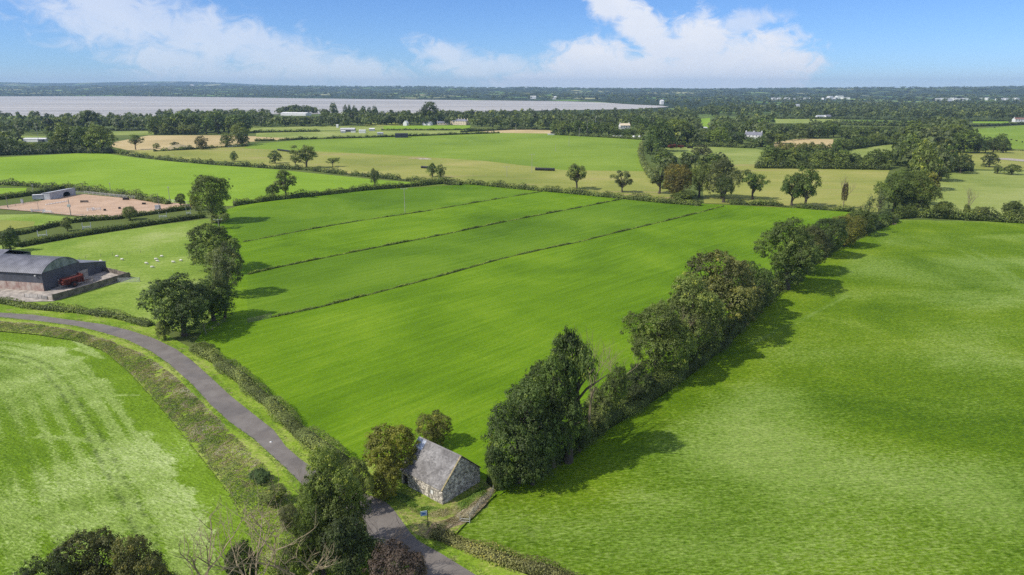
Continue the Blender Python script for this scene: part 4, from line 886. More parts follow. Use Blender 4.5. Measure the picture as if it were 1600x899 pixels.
def cot_wall():
    mb = MB(); d0, d1, w0, w1 = -8.75, -7.75, -2.75, -2.05
    for a_, c_, z0, z1 in [(-CL, d0, 0, CE), (d0, d1, 2.0, CE), (d1, w0, 0, CE), (w0, w1, 0, 1.0), (w0, w1, 1.8, CE), (w1, 0, 0, CE)]: mb.box(a_, c_, 0, th, -0.3 if z0 == 0 else z0, z1)
    mb.box(-CL, 0, CW - th, CW, -0.3, CE)
    for x0, x1 in ((-CL, -CL + th), (-th, 0)):
        y0, y1 = th, CW - th; za = CE + (CR - CE) * th / (CW / 2)
        mb.hexa([(x0, y0, -.3), (x1, y0, -.3), (x1, y1, -.3), (x0, y1, -.3), (x0, y0, CE), (x1, y0, CE), (x1, y1, CE), (x0, y1, CE)])
        b_ = len(mb.v); mb.v += [(x0, 0, CE), (x0, CW, CE), (x0, CW / 2, CR - .08), (x1, 0, CE), (x1, CW, CE), (x1, CW / 2, CR - .08)]
        for f in ((0, 2, 1), (3, 4, 5), (0, 3, 5, 2), (1, 2, 5, 4)): mb.f.append(tuple(b_ + q for q in f)); mb.t.append(.5)
    return mb
cot_wall().build('wall', M_MORTAR, cot)
def stones(length, hfun, place, seed, skip=(), rows=0.235):
    rng = random.Random(seed); mb = MB(); z = -0.05
    while z < CR:
        rh = rng.uniform(0.8, 1.25) * rows; x = -rng.uniform(0, .2); 
        while x < length:
            w = rng.uniform(0.22, 0.52); x0, x1 = max(0.0, x), min(length, x + w); x += w
            zz1 = z + rh * rng.uniform(.85, 1.1)
            if x1 - x0 < 0.08: continue
            zt = min(hfun(x0), hfun(x1))
            if z > zt - 0.06: continue
            zz1 = min(zz1, zt - 0.01)
            if any(x1 > a_ and x0 < b_ and zz1 > c_ and z < d_ for a_, b_, c_, d_ in skip): continue
            g = 0.018; pr = rng.uniform(0.02, 0.075); j = lambda: rng.uniform(-.012, .012); ins = 0.03
            q = [(x0 + g, 0, z + g), (x1 - g, 0, z + g), (x1 - g, 0, zz1 - g), (x0 + g, 0, zz1 - g)]
            fr = [(x0 + g + ins * .5 + j(), pr, z + g + ins * .4 + j()), (x1 - g - ins * .5 + j(), pr, z + g + ins * .4 + j()), (x1 - g - ins * .5 + j(), pr, zz1 - g - ins * .4 + j()), (x0 + g + ins * .5 + j(), pr, zz1 - g - ins * .4 + j())]
            mb.hexa([place(*p_) for p_ in q + fr], rng.uniform(0, 1) ** 0.8)
        z += rh
    return mb
o1 = stones(CL, lambda x: CE, lambda a_, d_, z: (-a_, -d_, z), 1, skip=[(7.75, 8.75, -1, 2.0), (2.05, 2.75, 1.0, 1.8)])
o2 = stones(CW, lambda a_: CE + (CR - CE) * (1 - abs(a_ - CW / 2) / (CW / 2)), lambda a_, d_, z: (d_, a_, z), 2)
o3 = stones(CW, lambda a_: CE + (CR - CE) * (1 - abs(a_ - CW / 2) / (CW / 2)), lambda a_, d_, z: (-CL - d_, a_, z), 3)
o4 = stones(CL, lambda x: CE, lambda a_, d_, z: (-a_, CW + d_, z), 4)
for mb in (o1, o2, o3, o4): tag(mb.build('rubble_stone', M_STONE, cot), kind='stuff')
mb = MB(); mb.box(-8.75, -7.75, 0.25, 0.32, 0, 2.0); mb.build('door', M_DARKDOOR, cot)
mb = MB(); mb.box(-8.85, -7.65, -0.04, 0.2, 2.0, 2.16); mb.build('lintel', M_MOSS, cot)
mb = MB(); mb.box(-2.75, -2.05, 0.1, 0.16, 1.0, 1.8); mb.build('window_board', M_WHITE, cot)
sl = math.hypot(CW / 2, CR - CE); an = math.atan2(CR - CE, CW / 2)
for side in (0, 1):
    mb = MB(); rng_ = random.Random(9 + side); over = 0.22
    def PT(x, s, hh):                                                    # s: distance up the slope from the eave
        y = s * math.cos(an) - hh * math.sin(an); z = CE + s * math.sin(an) + hh * math.cos(an)
        return (x, y if side == 0 else CW - y, z)
    n = 25; cw = (sl + over) / n
    deck = MB(); deck.hexa([PT(-CL - .1, -over, 0.0), PT(.1, -over, 0.0), PT(.1, sl, 0.0), PT(-CL - .1, sl, 0.0), PT(-CL - .1, -over, .06), PT(.1, -over, .06), PT(.1, sl, .06), PT(-CL - .1, sl, .06)])
    deck.build('roof', M_DARKDOOR, cot)
    for r in range(n):
        x = -CL - 0.15 + (0.15 if r % 2 else 0); s0 = -over + r * cw
        while x < 0.12:
            w = 0.32; x0, x1 = max(x, -CL - .15) + .004, min(x + w, .12) - .004; x += w
            if x1 - x0 < .05 or (side == 0 and x1 < -CL + 1.75 and s0 > sl * 0.70): continue
            l = .062 + rng_.uniform(0, .012) + (rng_.random() < .05) * .03; tt = min(1, max(0, rng_.gauss(.5, .25)))
            mb.hexa([PT(x0, s0, l), PT(x1, s0, l), PT(x1, s0 + cw * 1.2, .066), PT(x0, s0 + cw * 1.2, .066), PT(x0, s0, l + .022), PT(x1, s0, l + .022), PT(x1, s0 + cw * 1.2, .076), PT(x0, s0 + cw * 1.2, .076)], tt)
    tag(mb.build('slate', M_SLATE, cot), kind='stuff')
    if side == 0:
        mb = MB(); x = -CL - .12
        while x < -CL + 1.7:
            mb.hexa([PT(x, sl * .69, .08), PT(x + .06, sl * .69, .11), PT(x + .06, sl, .11), PT(x, sl, .08), PT(x, sl * .69, .085), PT(x + .06, sl * .69, .125), PT(x + .06, sl, .125), PT(x, sl, .085)])
            mb.hexa([PT(x + .06, sl * .69, .11), PT(x + .12, sl * .69, .08), PT(x + .12, sl, .08), PT(x + .06, sl, .11), PT(x + .06, sl * .69, .125), PT(x + .12, sl * .69, .085), PT(x + .12, sl, .085), PT(x + .06, sl, .125)]); x += .12
        mb.build('corrugated_sheet', M_TIN, cot)
    mb = MB()
    for k in range(14):
        s0, s1 = k / 14 * sl - over * (k == 0), (k + 1) / 14 * sl - .02
        mb.hexa([PT(-.12, s0, .07), PT(.16, s0, .07), PT(.16, s1, .07), PT(-.12, s1, .07), PT(-.10, s0, .12 + rng_.uniform(0, .03)), PT(.14, s0, .12), PT(.14, s1, .12 + rng_.uniform(0, .03)), PT(-.10, s1, .12)], rng_.random())
    mb.build('verge_coping', M_MOSS, cot)
mb = MB()
for k in range(20):
    x0 = -CL + k * .46; 
    for sg in (-1, 1): mb.hexa([(x0, CW / 2, CR + .10), (x0 + .44, CW / 2, CR + .10), (x0 + .44, CW / 2 + sg * .2, CR - .07), (x0, CW / 2 + sg * .2, CR - .07), (x0, CW / 2, CR + .14), (x0 + .44, CW / 2, CR + .14), (x0 + .44, CW / 2 + sg * .22, CR - .03), (x0, CW / 2 + sg * .22, CR - .03)][::1 if sg > 0 else -1] if False else [(x0, CW / 2 + (sg * .2 if sg < 0 else 0), CR + (-.07 if sg < 0 else .10)), (x0 + .44, CW / 2 + (sg * .2 if sg < 0 else 0), CR + (-.07 if sg < 0 else .10)), (x0 + .44, CW / 2 + (sg * .2 if sg > 0 else 0), CR + (-.07 if sg > 0 else .10)), (x0, CW / 2 + (sg * .2 if sg > 0 else 0), CR + (-.07 if sg > 0 else .10)), (x0, CW / 2 + (sg * .2 if sg < 0 else 0), CR + (-.03 if sg < 0 else .15)), (x0 + .44, CW / 2 + (sg * .2 if sg < 0 else 0), CR + (-.03 if sg < 0 else .15)), (x0 + .44, CW / 2 + (sg * .2 if sg > 0 else 0), CR + (-.03 if sg > 0 else .15)), (x0, CW / 2 + (sg * .2 if sg > 0 else 0), CR + (-.03 if sg > 0 else .15))], .7)
mb.build('ridge_tiles', M_SLATE, cot)

# ------------------------------------------------------------------ sign, litter, wire fence by the cottage
M_BLACK = plain('black_paint', (0.02, 0.02, 0.022), 0.5, 0.1, 2)
M_SIGNW = plain('sign_pale_blue', (0.48, 0.60, 0.70), 0.5, 0.05, 2); M_SIGNB = plain('sign_blue', (0.05, 0.16, 0.42), 0.5, 0.05, 2)
sg = empty('road_sign', G(669, 826), RAD(18), 'small pale blue sign board on a black post beside the lane below the cottage', 'sign')
mb = MB(); mb.tube((0, 0, -.2), (0, 0, 3.0), .06, .06, 8); mb.build('post', M_BLACK, sg)
mb = MB(); mb.box(-1.0, -.08, -.03, .02, 2.2, 2.95); bd = mb.build('sign_board', M_SIGNW, sg)
mb = MB(); mb.box(-.78, -.42, -.042, -.030, 2.42, 2.72); mb.box(-.42, -.28, -.042, -.030, 2.5, 2.64); mb.box(-.98, -.92, -.042, -.03, 2.24, 2.91); mb.build('sign_print', M_SIGNB, bd)
mb = MB(); mb.box(-.22, .22, -.03, .03, 0.55, .63); mb.build('crosspiece', M_BLACK, sg)
M_POST = plain('weathered_wood', (0.30, 0.26, 0.20), 0.9, 0.3, 3, bmp=.005)
M_WIRE = plain('wire', (0.42, 0.41, 0.38), 0.5, 0.1, 5, metal=.5)
M_RAILW = plain('pale_rail', (0.55, 0.55, 0.53), 0.6, 0.15, 1)
def fence(px, h, step, rails, label, pmat, rmat, pr=.06, rr=.02, name='fence', group=None, cat='fence'):
    P = GG(px); root = empty(name, P[0], 0, label, cat, group); pm = MB(); pm.tube((0, 0, -.1), (0, 0, h), pr, pr * .9, 6); pme = pm.mesh('post', pmat); b0 = P[0]; pts = []
    for k in range(len(P) - 1):
        L = (P[k + 1] - P[k]).length; n = max(1, round(L / step))
        for q in range(n + (k == len(P) - 2)): pts.append(P[k].lerp(P[k + 1], q / n) - b0)
    for q in pts: o_ = link('post', pme, root); o_.location = q
    for z in rails:
        mb = MB()
        for a_, c_ in zip(pts[:-1], pts[1:]): mb.tube(a_ + Vector((0, 0, z * h)), c_ + Vector((0, 0, z * h)), rr, rr, 4)
        mb.build('rail' if rr > .03 else 'wire', rmat, root)
    return root
fence([(771, 770), (766, 779), (752, 790), (740, 806), (734, 816)], 1.35, 1.7, (.25, .5, .75, .95), 'slack wire fence on pale posts right of the cottage', M_POST, M_WIRE, .07, .022)
fence([(734, 818), (719, 817)], 1.0, 2.0, (.3, .7), 'short pale rail turning from the wire fence toward the lane', M_RAILW, M_RAILW, .05, .04)
mb = MB()
for k in range(6): mb.tube((0, 0, k * .1), (0, 0, k * .1 + .1), .3 * math.sin((k + .3) / 6.5 * math.pi) + .05, .3 * math.sin((k + 1.3) / 6.5 * math.pi) + .02, 10)
bag = mb.build('feed_bag', M_WHITE, None, True); bag.location = G(588, 861); tag(bag, 'small round white bag lying on the lane edge by the purple shrub', 'bag')
mb = MB(); mb.hexa([(-.25, -.1, 0), (.2, -.18, 0), (.28, .12, 0), (-.1, .2, 0), (-.15, -.05, .12), (.12, -.1, .16), (.16, .06, .14), (-.05, .12, .1)]); lt = mb.build('paper_litter', M_WHITE); lt.location = G(423, 691, .27); tag(lt, 'tiny white scrap of litter lying on the lane', 'litter')

# ------------------------------------------------------------------ barn and yard
M_CLAD = plain('dark_grey_cladding', (0.115, 0.118, 0.135), 0.55, 0.15, .35)
M_BROOF = plain('grey_barn_roof', (0.20, 0.20, 0.225), 0.55, 0.25, .25, col2=(0.13, 0.13, 0.15))
M_PANE = plain('pale_sheeting', (0.28, 0.33, 0.30), 0.6, 0.3, .5, col2=(0.16, 0.20, 0.17))
M_CONC = plain('concrete', (0.42, 0.37, 0.31), 0.9, 0.25, .6, bmp=.01)
M_CONCP = plain('stained_concrete_panel', (0.44, 0.37, 0.31), 0.9, 0.25, .5, col2=(0.33, 0.21, 0.17), bmp=.01)
M_CONCD = plain('mossy_concrete', (0.19, 0.16, 0.13), 0.92, 0.4, .5, col2=(0.08, 0.07, 0.055), bmp=.02)
M_RED = plain('red_machine_paint', (0.15, 0.035, 0.025), 0.45, 0.35, 1.2); M_TYRE = plain('tyre_rubber', (0.02, 0.02, 0.02), 0.8, 0.2, 4)
psheet('yard', [(-300, 450), (0, 449), (75, 456), (158, 421), (204, 429), (202, 437), (150, 452), (84, 472), (40, 473), (0, 474), (-300, 474)], 0.25, M_CONC)
barn = empty('barn', G(70, 456.5), RAD(-11), 'dark grey barn with an arched roof and concrete lower walls behind the lane', 'barn')
BL, BW, BE, BR = 22.0, 14.5, 5.9, 3.1
def ribbed(mb, p0, p1, z0f, z1f, pitch=.33, out=Vector((0, 0, 0)), dep=.04):
    """vertical ribbed cladding between two plan points"""
    p0 = Vector(p0); p1 = Vector(p1); L = (p1 - p0).length; n = int(L / pitch); d = (p1 - p0) / n; d0 = out
    for k in range(n):
        a_ = p0 + d * k; c_ = a_ + d * .5; e = a_ + d; 
        za0, za1, zc0, zc1, ze0, ze1 = z0f(k / n), z1f(k / n), z0f((k + .5) / n), z1f((k + .5) / n), z0f((k + 1) / n), z1f((k + 1) / n)
        A = lambda p_, z, o_=Vector((0, 0, 0)): (p_.x + o_.x, p_.y + o_.y, z)
        o_ = d0 * dep
        mb.poly([A(a_, za0), A(c_, zc0), A(c_, zc1), A(a_, za1)]); mb.poly([A(c_, zc0), A(c_, zc0, o_), A(c_, zc1, o_), A(c_, zc1)])
        mb.poly([A(c_, zc0, o_), A(e, ze0, o_), A(e, ze1, o_), A(c_, zc1, o_)]); mb.poly([A(e, ze0, o_), A(e, ze0), A(e, ze1), A(e, ze1, o_)])
mb = MB(); mb.box(-BL, -.1, .1, BW - .1, 0, BE); mb.build('wall', M_CLAD, barn)
mb = MB(); ribbed(mb, (-BL, 0, 0), (0, 0, 0), lambda t: 2.8, lambda t: BE, .4, Vector((0, -1, 0))); mb.build('front_cladding', M_CLAD, barn)
mb = MB(); ribbed(mb, (0, 0, 0), (0, BW, 0), lambda t: 0 if t < .36 else 2.5, lambda t: BE, .4, Vector((1, 0, 0))); mb.build('gable_cladding', M_CLAD, barn)
arc = lambda t: BE + BR * math.sin(math.pi * t) ** .75 if 0 < t < 1 else BE
R_ = (BW * BW / 4 + BR * BR) / (2 * BR); arc = lambda t: BE + math.sqrt(max(0, R_ * R_ - (BW * (t - .5)) ** 2)) - (R_ - BR)
mb = MB(); ribbed(mb, (0, .15, 0), (0, BW - .15, 0), lambda t: BE + .05, lambda t: arc(.01 + .98 * t) - .02, .5, Vector((1, 0, 0)), .05); mb.build('gable_sheeting', M_PANE, barn)
mb = MB(); NA = 28; nx = 70
for k in range(nx):
    x0 = -BL - .3 + (BL + .6) * k / nx; x1 = -BL - .3 + (BL + .6) * (k + 1) / nx; zz = .05 if k % 2 else 0
    for q in range(NA):
        t0, t1 = -.02 + 1.04 * q / NA, -.02 + 1.04 * (q + 1) / NA; f = lambda t: arc(min(max(t, 0), 1)) - (max(0, -t) + max(0, t - 1)) * 14 + .06 + zz
        mb.poly([(x0, t0 * BW, f(t0)), (x1, t0 * BW, f(t0)), (x1, t1 * BW, f(t1)), (x0, t1 * BW, f(t1))])
        if k == nx - 1: mb.poly([(x1, t0 * BW, f(t0)), (x1, t0 * BW, f(t0) - .2), (x1, t1 * BW, f(t1) - .2), (x1, t1 * BW, f(t1))])
roof_b = mb.build('roof', M_BROOF, barn)
for k in range(6):
    mb = MB(); x0 = -15.5 + k * 1.9
    for q in range(4):
        t0, t1 = .50 + .045 * q, .50 + .045 * (q + 1); mb.poly([(x0, t0 * BW, arc(t0) + .13), (x0 + .8, t0 * BW, arc(t0) + .13), (x0 + .8, t1 * BW, arc(t1) + .13), (x0, t1 * BW, arc(t1) + .13)])
    mb.build('rooflight', M_CLAD, roof_b)
mb = MB(); mb.box(-BL - .3, .3, -.42, -.28, BE - .25, BE - .1); mb.build('gutter', M_BLACK, barn)
for k in range(5): mb = MB(); mb.box(-(k + 1) * 4.4 + .04, -k * 4.4 - .04, -.12, .04, 0, 2.78); mb.build('concrete_panel', M_CONCP, barn)
mb = MB(); mb.box(-.04, .14, 5.3, 9.4, 0, 2.5); mb.build('concrete_panel', M_CONC, barn); mb = MB(); mb.box(-.04, .14, 9.5, 13.3, 0, 2.5); mb.build('concrete_panel', M_CONC, barn)
mb = MB(); mb.box(-.04, .22, 13.5, 17.2, 0, 2.9); mb.build('concrete_panel', M_CONC, barn)
for x in (-17.5, -2.2):
    mb = MB(); mb.box(x, x + .5, -.55, -.2, BE - .9, BE - .6); mb.tube((x + .25, -.1, BE - 1.2), (x + .25, -.4, BE - .9), .04); mb.build('flood_light', M_RAILW, barn)
le = MB(); le.hexa([(-13, BW, 0), (-.2, BW, 0), (-.2, 25.6, 0), (-13, 25.6, 0), (-13, BW, 5.5), (-.2, BW, 5.5), (-.2, 25.6, 3.3), (-13, 25.6, 3.3)]); lt_ = le.build('lean_to', M_CLAD, barn)
mb = MB(); ribbed(mb, (-.15, BW, 0), (-.15, 25.6, 0), lambda t: 0, lambda t: 5.5 - 2.2 * t, .4, Vector((1, 0, 0))); mb.build('lean_to_cladding', M_CLAD, barn)
mb = MB(); mb.hexa([(-13.2, BW, 5.52), (.1, BW, 5.52), (.1, 25.9, 3.26), (-13.2, 25.9, 3.26), (-13.2, BW, 5.62), (.1, BW, 5.62), (.1, 25.9, 3.38), (-13.2, 25.9, 3.38)]); mb.build('lean_to_roof', M_BROOF, barn)
b2 = empty('shed', G(-52, 432), RAD(-11), 'second dark shed roof at the left edge behind the arched barn', 'shed')
mb = MB(); mb.box(-10, 10, 0, 16, 0, 5); mb.build('wall', M_CLAD, b2)
mb = MB(); mb.hexa([(-10.3, -.3, 4.9), (10.3, -.3, 4.9), (10.3, 8, 7.6), (-10.3, 8, 7.6), (-10.3, -.3, 5.05), (10.3, -.3, 5.05), (10.3, 8, 7.75), (-10.3, 8, 7.75)])
mb.hexa([(-10.3, 8, 7.6), (10.3, 8, 7.6), (10.3, 16.3, 4.9), (-10.3, 16.3, 4.9), (-10.3, 8, 7.75), (10.3, 8, 7.75), (10.3, 16.3, 5.05), (-10.3, 16.3, 5.05)]); mb.build('roof', M_BROOF, b2)
def panel_wall(px, h, label, mat):
    P = GG(px); root = empty('yard_wall', P[0], 0, label, 'wall')
    for a_, c_ in zip(P[:-1], P[1:]):
        d = c_ - a_; L = d.length; o_ = MB(); o_.box(.03, L - .03, -.12, .12, 0, h); q = o_.build('concrete_panel', mat, root); q.location = a_ - P[0]; q.rotation_euler = (0, 0, math.atan2(d.y, d.x))
        o_ = MB(); o_.box(-.16, .16, -.2, .2, 0, h + .08); q = o_.build('post', mat, root); q.location = a_ - P[0]; q.rotation_euler = (0, 0, math.atan2(d.y, d.x))
panel_wall([(84, 471), (108, 464.5), (133, 457), (157, 449.5), (182, 441.5), (203, 435)], 2.1, 'long brown stained concrete panel wall along the right side of the barn yard', M_CONCD)
panel_wall([(203, 435), (180, 429), (158, 423.5)], 1.7, 'short concrete wall closing the back of the barn yard', M_CONCD)
panel_wall([(66, 468), (84, 471)], 1.2, 'low concrete wall end at the front corner of the barn yard', M_CONC)
def hurdle(px0, px1, h, label, mat, bars=7, name='field_gate', cat='gate', rails=5):
    a_, c_ = G(*px0), G(*px1); d = c_ - a_; L = d.length; root = empty(name, a_, math.atan2(d.y, d.x), label, cat)
    for x in (0, L): mb = MB(); mb.tube((x, 0, -.1), (x, 0, h + .15), .08, .08, 6); mb.build('post', M_POST, root)
    for k in range(rails): mb = MB(); z = .15 + (h - .15) * k / (rails - 1); mb.tube((.05, 0, z), (L - .05, 0, z), .045, .045, 5); mb.build('rail', mat, root)
    for k in range(bars): mb = MB(); x = L * (k + .5) / bars; mb.tube((x, 0, .15), (x, 0, h), .035, .035, 4); mb.build('upright', mat, root)
hurdle((184, 442), (219, 441), 1.5, 'pale steel mesh hurdle running from the yard wall into the paddock', M_RAILW, 16)
hurdle((39, 466), (60, 468), 1.3, 'steel field gate at the front of the barn yard', M_WIRE, 4)
hurdle((60, 468), (75, 470), 1.3, 'second steel gate leaf right of the yard gate', M_WIRE, 3)
hurdle((388, 505), (424, 497), 1.2, 'grey wooden gate at the left end of the lowest grass baulk', M_POST, 3)
fence([(124, 407), (134, 405), (158, 402), (176, 400), (199, 398), (220, 396), (244, 394)], 1.2, 7, (.5, .95), 'thin post and wire fence crossing the sheep paddock behind the barn', M_POST, M_WIRE, .07, .012)
fence([(318, 512), (322, 524), (352, 504)], 1.3, 3.0, (.5, .9), 'short old wooden fence under the large tree by the lane', M_POST, M_POST, .09, .035)

def wheel(parent, x, y, r, w):
    mb = MB(); mb.tube((x, y - w / 2, r), (x, y + w / 2, r), r, r, 18); wh = mb.build('wheel', M_TYRE, parent)
    mb = MB(); mb.tube((x, y - w / 2 - .02, r), (x, y + w / 2 + .02, r), r * .5, r * .5, 12); mb.build('rim', M_RED, wh)
def spreader(loc, rz, s, label, name='muck_spreader', cat='farm machine'):
    root = empty(name, loc, rz, label, cat)
    mb = MB(); mb.hexa([(-2.4 * s, -.7 * s, .9 * s), (2.0 * s, -.7 * s, .9 * s), (2.0 * s, .7 * s, .9 * s), (-2.4 * s, .7 * s, .9 * s), (-2.6 * s, -1.15 * s, 2.3 * s), (2.1 * s, -1.15 * s, 2.5 * s), (2.1 * s, 1.15 * s, 2.5 * s), (-2.6 * s, 1.15 * s, 2.3 * s)]); mb.build('hopper', M_RED, root)
    mb = MB()
    for x in (-1.8, -.6, .6, 1.6): mb.box((x - .06) * s, (x + .06) * s, -1.2 * s, 1.2 * s, .95 * s, 2.35 * s)
    mb.build('ribs', M_RED, root)
    mb = MB(); mb.box(-2.6 * s, 2.4 * s, -.45 * s, .45 * s, .7 * s, .9 * s); mb.box(2.3 * s, 3.9 * s, -.12 * s, .12 * s, .55 * s, .75 * s); mb.tube((3.6 * s, .2 * s, 0), (3.6 * s, .2 * s, .9 * s), .06 * s); mb.build('chassis', M_RED, root)
    for z in (1.2, 1.7): mb = MB(); mb.tube((-2.75 * s, -1.0 * s, z * s), (-2.75 * s, 1.0 * s, z * s), .22 * s, .22 * s, 8); mb.build('beater', M_RED, root)
    mb = MB(); mb.box(1.9 * s, 2.15 * s, -1.2 * s, 1.2 * s, 1.0 * s, 2.9 * s); mb.build('head_board', M_RED, root)
    for y in (-1.25, 1.25): wheel(root, -.4 * s, y * s, .72 * s, .45 * s)
spreader(G(115, 447, .25), RAD(62), 1.25, 'red muck spreader parked in the yard against the barn gable')
mb = MB()
for k in range(4):
    mb.box(0, 2.2, k * 1.0, k * 1.0 + .9, 0, .8 + .5 * (k % 2))
tr = mb.build('concrete_blocks', M_CONC); tr.location = G(133, 443, .25); tr.rotation_euler = (0, 0, RAD(30)); tag(tr, 'stack of grey concrete blocks right of the red spreader', 'blocks')

# ------------------------------------------------------------------ sheep and cattle
def beast_mesh(name, mat, head_down=True):
    mb = MB(); rings = [(-.62, .66, .05, .05), (-.56, .66, .20, .22), (-.38, .64, .27, .28), (-.1, .60, .29, .30), (.2, .61, .28, .28), (.42, .63, .22, .24), (.56, .60 if head_down else .74, .14, .15), (.72, .38 if head_down else .88, .10, .10), (.80, .28 if head_down else .92, .11, .10), (.92, .16 if head_down else .84, .06, .06)]
    n = 10; b_ = 0
    for x, z, ry, rz_ in rings:
        for q in range(n): a_ = 2 * math.pi * q / n; mb.v.append((x, ry * math.cos(a_), z + rz_ * math.sin(a_)))
    for k in range(len(rings) - 1):
        for q in range(n): r2 = (q + 1) % n; mb.f.append((k * n + q, k * n + r2, (k + 1) * n + r2, (k + 1) * n + q)); mb.t.append(.5)
    mb.f.append(tuple(range(n - 1, -1, -1))); mb.t.append(.5); mb.f.append(tuple((len(rings) - 1) * n + q for q in range(n))); mb.t.append(.5)
    for x in (-.42, .34):
        for y in (-.15, .15): mb.tube((x, y, .48), (x + .03, y, .22), .075, .045, 6); mb.tube((x + .03, y, .24), (x, y, 0), .045, .035, 6)
    for y in (-1, 1): mb.tube((.74, y * .08, .40 if head_down else .94), (.72, y * .2, .42 if head_down else .97), .035, .015, 4)
    return mb.mesh(name, mat, True)
M_WOOL = plain('white_wool', (0.72, 0.68, 0.58), 0.95, 0.1, 6); M_HIDE = plain('black_hide', (0.018, 0.016, 0.015), 0.7, 0.1, 3)
shm = beast_mesh('sheep', M_WOOL); lm = ['leftmost sheep, close behind the barn yard wall', 'sheep at the left of the upper pair by the fence', 'sheep just right of and below the upper left pair', 'sheep at the left of the main flock', 'sheep standing at the middle top of the main flock beside a lying one',
  'highest sheep of the main flock', 'sheep on the right of the flock, second from the right', 'rightmost sheep of the flock', 'lowest sheep of the flock', 'greyish sheep lying close behind the middle sheep']
for k, (px, py) in enumerate([(158, 410), (183, 402.5), (191, 407.5), (229, 413.5), (244, 407), (253, 402.5), (271, 411.5), (283, 409), (238, 419.5), (246, 409.5)]):
    o_ = link('sheep', shm); o_.location = G(px, py, 0.02); s = .98; o_.scale = (s, s * 1.1, s * (.75 if k == 9 else 1)); o_.rotation_euler = (0, 0, RNG.choice([0, 3.1, .4, 2.7, -.3]) + RNG.uniform(-.3, .3)); tag(o_, lm[k], 'sheep', 'sheep grazing in the paddock')
cm = beast_mesh('cow', M_HIDE, False)
for k, (px, py) in enumerate([(1554, 200.5), (1588, 221), (1597, 223), (1580, 219.5)]):
    o_ = link('cow', cm); o_.location = G(px, py, 0.1); o_.scale = (2, 2, 1.7); o_.rotation_euler = (0, 0, k * 1.9); tag(o_, ['black cow alone near the top of the far right green field', 'black cow in the middle of the three at the right edge', 'black cow nearest the right edge', 'leftmost of the three black cows at the right edge'][k], 'cow', 'black cattle in the far right field')

# ------------------------------------------------------------------ riding arena
M_SAND = None
m, b, p, o = new_mat('arena_sand'); pos = world_pos(b)
b.put(p.inputs['Base Color'], b.mix(b.smooth(b.noise(pos, .12, 6, .65), .3, .7), (0.41, 0.275, 0.175), (0.53, 0.37, 0.25))); p.inputs['Roughness'].default_value = .95; bump(b, p, b.noise(pos, 1.5, 5, .7), .6, .08)
psheet('riding_arena', [(-40, 330), (0, 323), (60, 315), (100, 308), (128, 304), (160, 307), (297, 320), (300, 324), (232, 332), (165, 342), (120, 338), (57, 332), (0, 327)], 0.25, m)
fence([(112, 304), (132, 304), (165, 307.5), (200, 311), (250, 316), (298, 321)], 2.0, 4.2, (.45, .75, .98), 'white post and rail fence along the far side of the riding arena', M_RAILW, M_RAILW, .10, .09)
fence([(0, 327), (57, 332), (110, 337), (160, 342), (230, 333)], 1.0, 6, (.9,), 'low rail along the near side of the riding arena', M_RAILW, M_RAILW, .07, .05)
M_SHED = plain('shelter_sheet', (0.42, 0.44, 0.46), 0.6, 0.15, .5)
sh_ = empty('arena_shelter', G(79, 313), math.atan2(*((G(119, 305) - G(79, 313)).yx)), 'long pale grey shelter with a dark arched opening beside the riding arena', 'shed')
SL = (G(119, 305) - G(79, 313)).length
def arch_front():
    mb = MB(); a0, a1, zc, zt = SL * .50, SL * .50 + 5.2, 1.3, 3.3; n = 10
    pts = [(a0 + (a1 - a0) * q / n, zc + (zt - zc - .6) * math.sqrt(max(0, 1 - ((q / n) * 2 - 1) ** 2)) + .3) for q in range(n + 1)]
    mb.poly([(0, 0, 0), (a0, 0, 0), (a0, 0, 4.2), (0, 0, 4.2)]); mb.poly([(a1, 0, 0), (SL, 0, 0), (SL, 0, 4.2), (a1, 0, 4.2)])
    for q in range(n): mb.poly([(pts[q][0], 0, pts[q][1]), (pts[q + 1][0], 0, pts[q + 1][1]), (pts[q + 1][0], 0, 4.2), (pts[q][0], 0, 4.2)])
    mb.poly([(0, 5, 0), (0, 0, 0), (0, 0, 4.2), (0, 5, 3.6)]); mb.poly([(SL, 0, 0), (SL, 5, 0), (SL, 5, 3.6), (SL, 0, 4.2)]); mb.poly([(SL, 5, 0), (0, 5, 0), (0, 5, 3.6), (SL, 5, 3.6)]); return mb
arch_front().build('wall', M_SHED, sh_)
mb = MB(); mb.hexa([(-.2, -.3, 4.21), (SL + .2, -.3, 4.21), (SL + .2, 5.2, 3.61), (-.2, 5.2, 3.61), (-.2, -.3, 4.3), (SL + .2, -.3, 4.3), (SL + .2, 5.2, 3.7), (-.2, 5.2, 3.7)]); mb.build('roof', M_SHED, sh_)
mb = MB(); mb.box(.1, SL - .1, 4.5, 4.9, 0, 3.5); mb.build('shade_backing', M_BLACK, sh_)  # black sheet at the back stands in for the shade inside the arch
def box_thing(px, py, w, d, h, rz, mat, name, label, cat, legs=False, extra=None, z=.26):
    root = empty(name, G(px, py, z), rz, label, cat); mb = MB(); z0 = .35 if legs else 0
    mb.hexa([(-w / 2, -d / 2, z0), (w / 2, -d / 2, z0), (w / 2, d / 2, z0), (-w / 2, d / 2, z0), (-w / 2 + .06, -d / 2 + .06, h), (w / 2 - .06, -d / 2 + .06, h), (w / 2 - .06, d / 2 - .06, h), (-w / 2 + .06, d / 2 - .06, h)]); mb.build('body', mat, root)
    mb = MB(); mb.box(-w / 2 - .04, w / 2 + .04, -d / 2 - .04, d / 2 + .04, h, h + .08); mb.build('top', extra or mat, root)
    if legs:
        for x in (-w * .3, w * .3):
            for y in (-d * .45, d * .45): mb = MB(); mb.tube((x, y - .1, .4), (x, y + .1, .4), .4, .4, 12); mb.build('wheel', M_TYRE, root)
    return root
